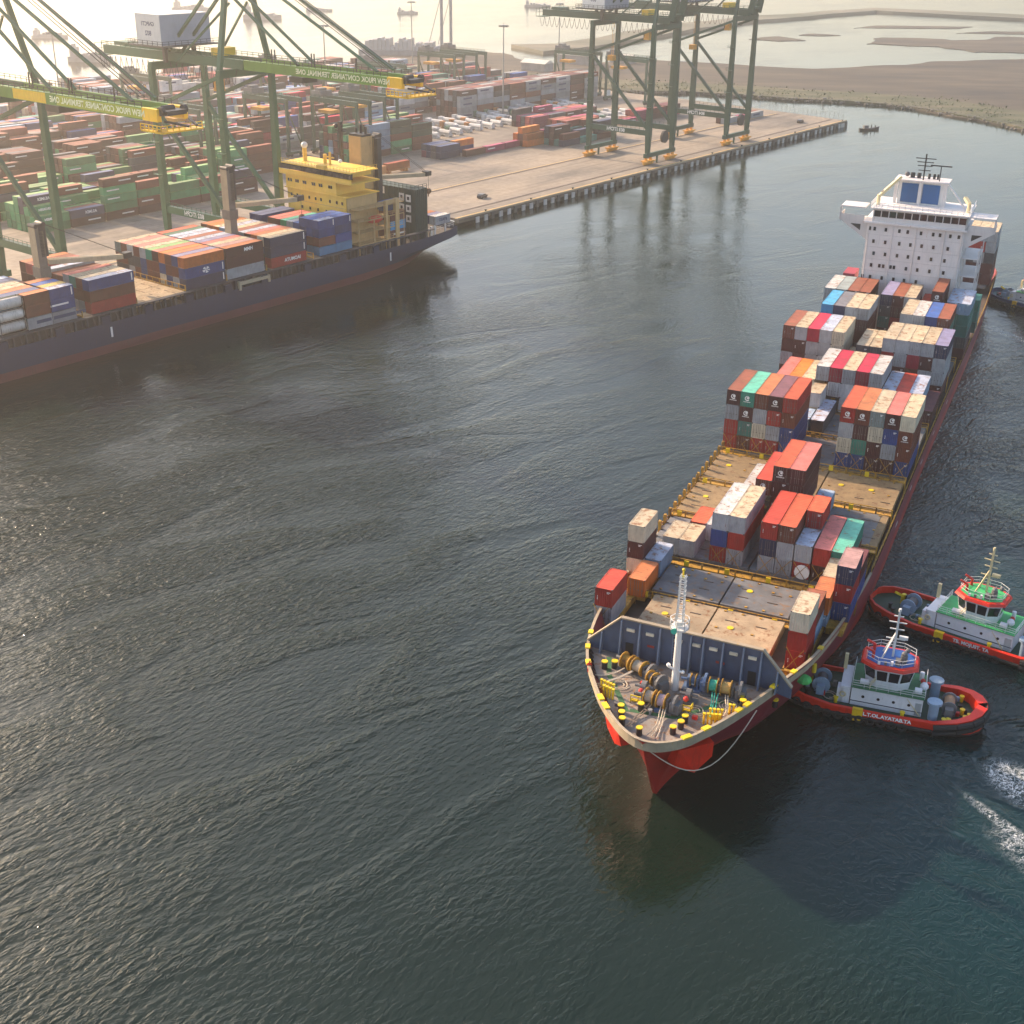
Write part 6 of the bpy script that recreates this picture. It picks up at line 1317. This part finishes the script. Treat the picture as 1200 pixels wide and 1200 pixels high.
    MB().box(3.0, 3.06, L_ * .34, L_ * .69, 1.85, 1.95).build('house_stripe', NVY, dh)
    # wheelhouse, eight-sided, leaning outwards
    cy = L_ * .505; wh = MB(); ro = lambda r1, r2, z: [(.1 + r1 * sx, cy + r2 * sy, z) for sx, sy in ((-.55, -1), (.55, -1), (1, -.5), (1, .5), (.55, 1), (-.55, 1), (-1, .5), (-1, -.5))]
    a, m1, m2, b_ = ro(2.2, 2.7, 4.0), ro(2.3, 2.85, 5.2), ro(2.55, 3.15, 6.7), ro(2.6, 3.2, 7.05)
    wh.v = a + m1 + m2 + b_; 
    for k in range(3):
        for i in range(8): wh.f.append((k * 8 + i, k * 8 + (i + 1) % 8, k * 8 + 8 + (i + 1) % 8, k * 8 + 8 + i)); wh.m.append(0)
    wh.f.append(tuple(range(24, 32))); wh.m.append(0); whs = wh.build('wheelhouse', house, t_)
    for i in range(8):
        P0, P1, P2, P3 = (Vector(x) for x in (m1[i], m1[(i + 1) % 8], m2[(i + 1) % 8], m2[i])); nn = (P1 - P0).cross(P3 - P0).normalized() * .04; ln = (P1 - P0).length; k_ = 2 if ln > 2 else 1
        for j in range(k_):
            f0, f1 = (j + .08) / k_, (j + .92) / k_
            MB().add([P0.lerp(P1, f0) + nn, P0.lerp(P1, f1) + nn, P3.lerp(P2, f1) + nn, P3.lerp(P2, f0) + nn], [(0, 1, 2, 3)]).build('window', GLASS, whs)
    r0 = ro(2.95, 3.6, 7.05); r1 = ro(2.75, 3.4, 7.45); rf = MB(); rf.v = r0 + r1 + ro(2.3, 2.9, 7.5)
    for k in range(2):
        for i in range(8): rf.f.append((k * 8 + i, k * 8 + (i + 1) % 8, k * 8 + 8 + (i + 1) % 8, k * 8 + 8 + i)); rf.m.append(0)
    rf.f.append(tuple(range(8))[::-1]); rf.m.append(0); rf.build('roof_rim', TRED, whs)
    MB().prism([(x, y) for x, y, z in ro(2.3, 2.9, 0)], 7.45, 7.56).build('top_deck', top, whs)
    MB().rail([(x, y, 7.56) for x, y, z in ro(2.4, 3.0, 0) + ro(2.4, 3.0, 0)[:1]], 1.0, 1.2, .03, 1).build('top_railing', WHTP, whs)
    ms = MB(); mp_ = (-.2, cy + .2); ms.beam((*mp_, 7.5), (*mp_, 14.2), .28); ms.beam((mp_[0] + .9, mp_[1] - 1.3, 7.5), (*mp_, 11.2), .16); ms.beam((mp_[0] - .9, mp_[1] - 1.3, 7.5), (*mp_, 11.2), .16)
    for z, w_ in ((10.2, 1.2), (11.6, .9), (12.6, 1.1), (13.5, .6)): ms.beam((mp_[0], mp_[1] - w_, z), (mp_[0], mp_[1] + w_, z), .13)
    ms.box(mp_[0] - .2, mp_[0] + .2, mp_[1] + .4, mp_[1] + 1.5, 10.3, 10.7); ms.cyl((mp_[0], mp_[1], 14.2), (mp_[0], mp_[1], 14.6), .18); ms.beam((mp_[0] + .8, mp_[1] + 1.4, 7.5), (mp_[0] + .8, mp_[1] + 1.4, 9.2), .1); ms.build('mast', CRM if not bigtop else WHTP, whs)
    for i in range(4): MB().box(2.2 - i * .1, 2.5 - i * .1, cy - 1.5 + i * .8, cy - 1.2 + i * .8, 7.56, 7.9 + .1 * i).build('roof_box', [TWH, GREYP][i % 2], whs)
    tg = MB(); tg.cyl((.9, cy + 1.6, 7.5), (.9, cy + 1.6, 8.6), .45, 8); tg.ball((.9, cy + 1.6, 8.8), .4); tg.ball((-1.2, cy + 2, 8.2), .35); tg.box(1.2, 2.0, cy + .6, cy + 1.2, 7.56, 8.3); tg.build('roof_gear', GREYP, whs)
    MB().cyl((1.0, cy - 2.2, 7.56), (1.0, cy - 2.2, 8.5), .2).beam((1.0, cy - 2.2, 8.5), (1.2, cy - 3.2, 9.0), .25).build('fire_monitor', REDP, whs); MB().cyl((-1.0, cy - 2.2, 7.56), (-1.0, cy - 2.2, 8.5), .2).beam((-1.0, cy - 2.2, 8.5), (-.8, cy - 3.2, 9.0), .25).build('fire_monitor', REDP, whs)
    # stairs, rafts, lifebuoy, vents
    MB().beam((2.6, cy + 2.4, 4.0), (2.9, cy + 4.6, 1.4), .7, .08).rail([(3.0, cy - 2, 4.0), (2.2, cy - 1.2, 5.1), (2.2, cy + 1.2, 5.1)], .9, 1, .05).build('stair', CRM, dh)
    MB().cyl((2.2, cy - 3.3, 4.5), (2.2, cy - 2.2, 4.5), .38, 10).build('life_raft', TWH, dh); MB().cyl((2.2, cy + 3.5, 4.6), (2.2, cy + 4.4, 4.6), .4, 10).build('life_raft', TWH, dh); MB().ball((1.2, cy + 4.6, 4.8), .55).build('vent_head', TWH, dh); MB().cyl((-1.5, cy + 4.2, 4), (-1.5, cy + 4.2, 5.2), .3, 8).build('vent_pipe', TWH, dh)
    tv2, tf2 = torus((0, 0, 0), .34, .1); MB().add([(3.08 + x, y + L_ * .30, z + 2.6) for x, y, z in tv2], tf2).build('lifebuoy', CRM, dh)
    MB().ball((2.0, cy - .2, 4.5), .35).build('red_buoy', REDP, dh); MB().ball((-.2, cy + 4.4, 4.7), .35).build('red_buoy', REDP, dh)
    rv2 = random.Random(int(L_))
    for i in range(14):
        x, y = rv2.uniform(-3.2, 3.4), rv2.choice((rv2.uniform(.10, .26), rv2.uniform(.72, .90))) * L_
        MB().box(x - .25, x + .25, y - .2, y + .3, 1.25, 1.25 + rv2.uniform(.3, .8)).build('deck_gear', [GREYP, BLK, TFUN, REDP, BLK][i % 5], t_)
    MB().tube([(2.0 + (.5 + .03 * j) * cos(j * .5), L_ * .235 + (.5 + .03 * j) * sin(j * .5), 1.34) for j in range(22)], .07, 5).build('rope_coil', ROPE, t_)
    # twin funnels with flanged tops
    for x in (2.9, -2.5):
        MB().cyl((x, L_ * .745, 1.25), (x, L_ * .745, 3.6), .62, 14).cyl((x, L_ * .745, 3.6), (x, L_ * .745, 3.95), .95, 14).build('funnel', TFUN, t_, True)
    # winches fore and aft
    for yy, s_ in ((L_ * .82, 1.0), (L_ * .185, 1.25)):
        w = MB().box(-1.5, 1.5, yy - .8, yy + .8, 1.25, 1.6).cyl((-1.3, yy, 2.2), (-1.1, yy, 2.2), .95 * s_, 14).cyl((1.1, yy, 2.2), (1.3, yy, 2.2), .95 * s_, 14).box(1.4, 2.3, yy - .5, yy + .5, 1.3, 2.6).build('towing_winch', TFUN if s_ > 1 else GREYP, t_)
        MB().cyl((-1.1, yy, 2.2), (1.1, yy, 2.2), .68, 14).build('rope_drum', paint('drum_rope', (.36, .22, .13), .9) if s_ == 1 else GREYP, w)
    for x, y in ((2.6, .13), (1.4, .10), (-2.4, .12), (3.2, .27), (3.7, .80), (3.5, .82), (2.2, .90), (1.5, .92), (0.6, .885), (-2.6, .88), (3.9, .60)):
        b0_ = MB().cyl((x, y * L_, 1.2), (x, y * L_, 1.9), .24, 8).cyl((x - .1, y * L_, 1.9), (x - .1, y * L_, 2.05), .34, 8)
        b0_.build('mooring_bitt', YEL if y > .26 or x < 0 else BLK, t_)
    MB().beam((-.8, L_ * .13, 2.6), (.6, L_ * .11, 3.6), .35).beam((-.8, L_ * .13, 1.3), (-.8, L_ * .13, 2.6), .35).build('tow_hook', YEL, t_)
    MB().beam((-1.4, L_ * .29, 3.9), (-1.4, L_ * .29, 6.1), .45).build('vent_post', CRM, t_)
    if letters:
        letter(letters, .72, M_WHITE, t_, (5.03, L_ * .53, 1.42), (0, 1, 0), (0, 0, 1), False, .03)
    return t_
def interpw(prof, f_):
    for a, b_ in zip(prof, prof[1:]):
        if a[0] <= f_ <= b_[0]: return a[1] + (b_[1] - a[1]) * (f_ - a[0]) / (b_[0] - a[0])
    return 1
d1 = Vector((.947, -.322)); bow = Vector((61.2, 137.6)); L1 = 25.5; a0 = bow - d1 * L1
tug((a0.x, a0.y, 0), math.atan2(-d1.x, d1.y), L1, 'tug', 'red tug with blue wheelhouse top, tucked under the bow of the red ship', TLB, letters='L.T.OL.AYATAB.TA', bigtop=True)
d2 = Vector((.80, -.60)); a2 = Vector((54.6, 168.8))
tug((a2.x, a2.y, 0), math.atan2(-d2.x, d2.y), 31, 'tug', 'red tug with green wheelhouse top, pushing against the side of the red ship', TLG, letters='TB. MOJUST. TA')
d3 = Vector((.62, -.78)); a3 = Vector((130, 341.5))
tug((a3.x, a3.y, 0), math.atan2(-d3.x, d3.y), 26, 'tug', 'dark blue tug at right picture edge, near the stern of the red ship', TLG, hullm=paint('tug_blue', (.008, .035, .13), .5, .15), deck=paint('tug_teal_deck', (.04, .16, .18), .6))

# ---------------------------------------------------------------- people on the forecastle
SKIN = paint('skin', (.35, .18, .10), .6, .05, streak=False)
def person(v, u, z, rz, suit, helmet, label, lean=0.0):
    r_ = empty('person', sp(v, u, z), -HD + rz); tag(r_, label, 'person')
    J = [(0, 0, .95), (0, .02, 1.2), (0, .03, 1.42), (0, .03, 1.52), (0, .0, 1.64),
         (-.10, 0, .90), (-.12, -.04, .5), (-.13, .0, .08), (-.13, -.14, .04), (.10, 0, .90), (.12, -.08, .5), (.14, .06, .08), (.14, -.08, .04),
         (-.20, .02, 1.42), (-.27, .0, 1.15), (-.22, -.22, 1.02), (.20, .02, 1.42), (.28, -.06, 1.16), (.20, -.28, 1.08)]
    Rr = [.15, .14, .15, .06, .10, .11, .075, .05, .045, .11, .075, .05, .045, .07, .05, .038, .07, .05, .038]
    Ed = [(0, 1), (1, 2), (2, 3), (3, 4), (0, 5), (5, 6), (6, 7), (7, 8), (0, 9), (9, 10), (10, 11), (11, 12), (2, 13), (13, 14), (14, 15), (2, 16), (16, 17), (17, 18)]
    # fingers and thumb rooted in each palm
    for w_, s_ in ((15, -1), (18, 1)):
        b0 = J[w_]; J.append((b0[0], b0[1] - .07, b0[2] - .02)); Rr.append(.034); Ed.append((w_, len(J) - 1)); pm = len(J) - 1; pb = J[pm]
        for k, ln in enumerate((.055, .065, .06, .048)):
            J.append((pb[0] + (k - 1.5) * .021, pb[1] - ln, pb[2] - .015)); Rr.append(.009); Ed.append((pm, len(J) - 1))
            J.append((pb[0] + (k - 1.5) * .021, pb[1] - ln - .02, pb[2] - .045)); Rr.append(.008); Ed.append((len(J) - 2, len(J) - 1))
        J.append((b0[0] - s_ * .05, b0[1] - .06, b0[2] - .01)); Rr.append(.011); Ed.append((w_, len(J) - 1))
    me = bpy.data.meshes.new('body'); me.from_pydata([(x, y - lean * max(0, zz - .9), zz) for x, y, zz in J], Ed, []); o = bpy.data.objects.new('body', me); COL.objects.link(o)
    sk = o.modifiers.new('skin', 'SKIN'); 
    for i, rr in enumerate(Rr): me.skin_vertices[0].data[i].radius = (rr, rr)
    me.skin_vertices[0].data[0].use_root = True
    ss = o.modifiers.new('sub', 'SUBSURF'); ss.levels = ss.render_levels = 1
    dg = bpy.context.evaluated_depsgraph_get(); m2 = bpy.data.meshes.new_from_object(o.evaluated_get(dg)); bpy.data.objects.remove(o)
    m2.materials.clear(); m2.materials.append(suit); m2.materials.append(SKIN); m2.materials.append(BLK)
    for p in m2.polygons: p.material_index = 1 if (p.center.z > 1.5 or (abs(p.center.y) > .2 and .9 < p.center.z < 1.12)) else (2 if p.center.z < .1 else 0)
    bo = bpy.data.objects.new('body', m2); COL.objects.link(bo); bo.parent = r_
    hy = -lean * .72
    MB().ball((0, hy, 1.66), .095, 12, 8, 1.22).build('head', SKIN, r_, True)
    MB().ball((0, hy, 1.73), .125, 12, 6, .8).box(-.1, .1, hy - .17, hy - .08, 1.70, 1.72).build('helmet', helmet, r_, True)
    MB().box(-.05, -.02, hy - .1, hy - .088, 1.66, 1.675).box(.02, .05, hy - .1, hy - .088, 1.66, 1.675).box(-.012, .012, hy - .12, hy - .09, 1.62, 1.655).box(-.03, .03, hy - .098, hy - .086, 1.59, 1.6).build('face', BLK, r_)
    return r_
try:
    person(-9.6, -84.6, 10.2, .6, REDP, paint('helmet_red', (.6, .08, .03), .4), 'person in red coverall and helmet leaning by the left bow rail', .25)
    person(13.6, -67.6, 6.4, -.8, WHTP, paint('helmet_dark', (.05, .05, .06), .4), 'person in white shirt standing by the right rail near the green net')
except Exception as e_:
    print('person failed', e_)
print('objects', len(bpy.data.objects), 'tris', sum(len(m.polygons) for m in bpy.data.meshes))
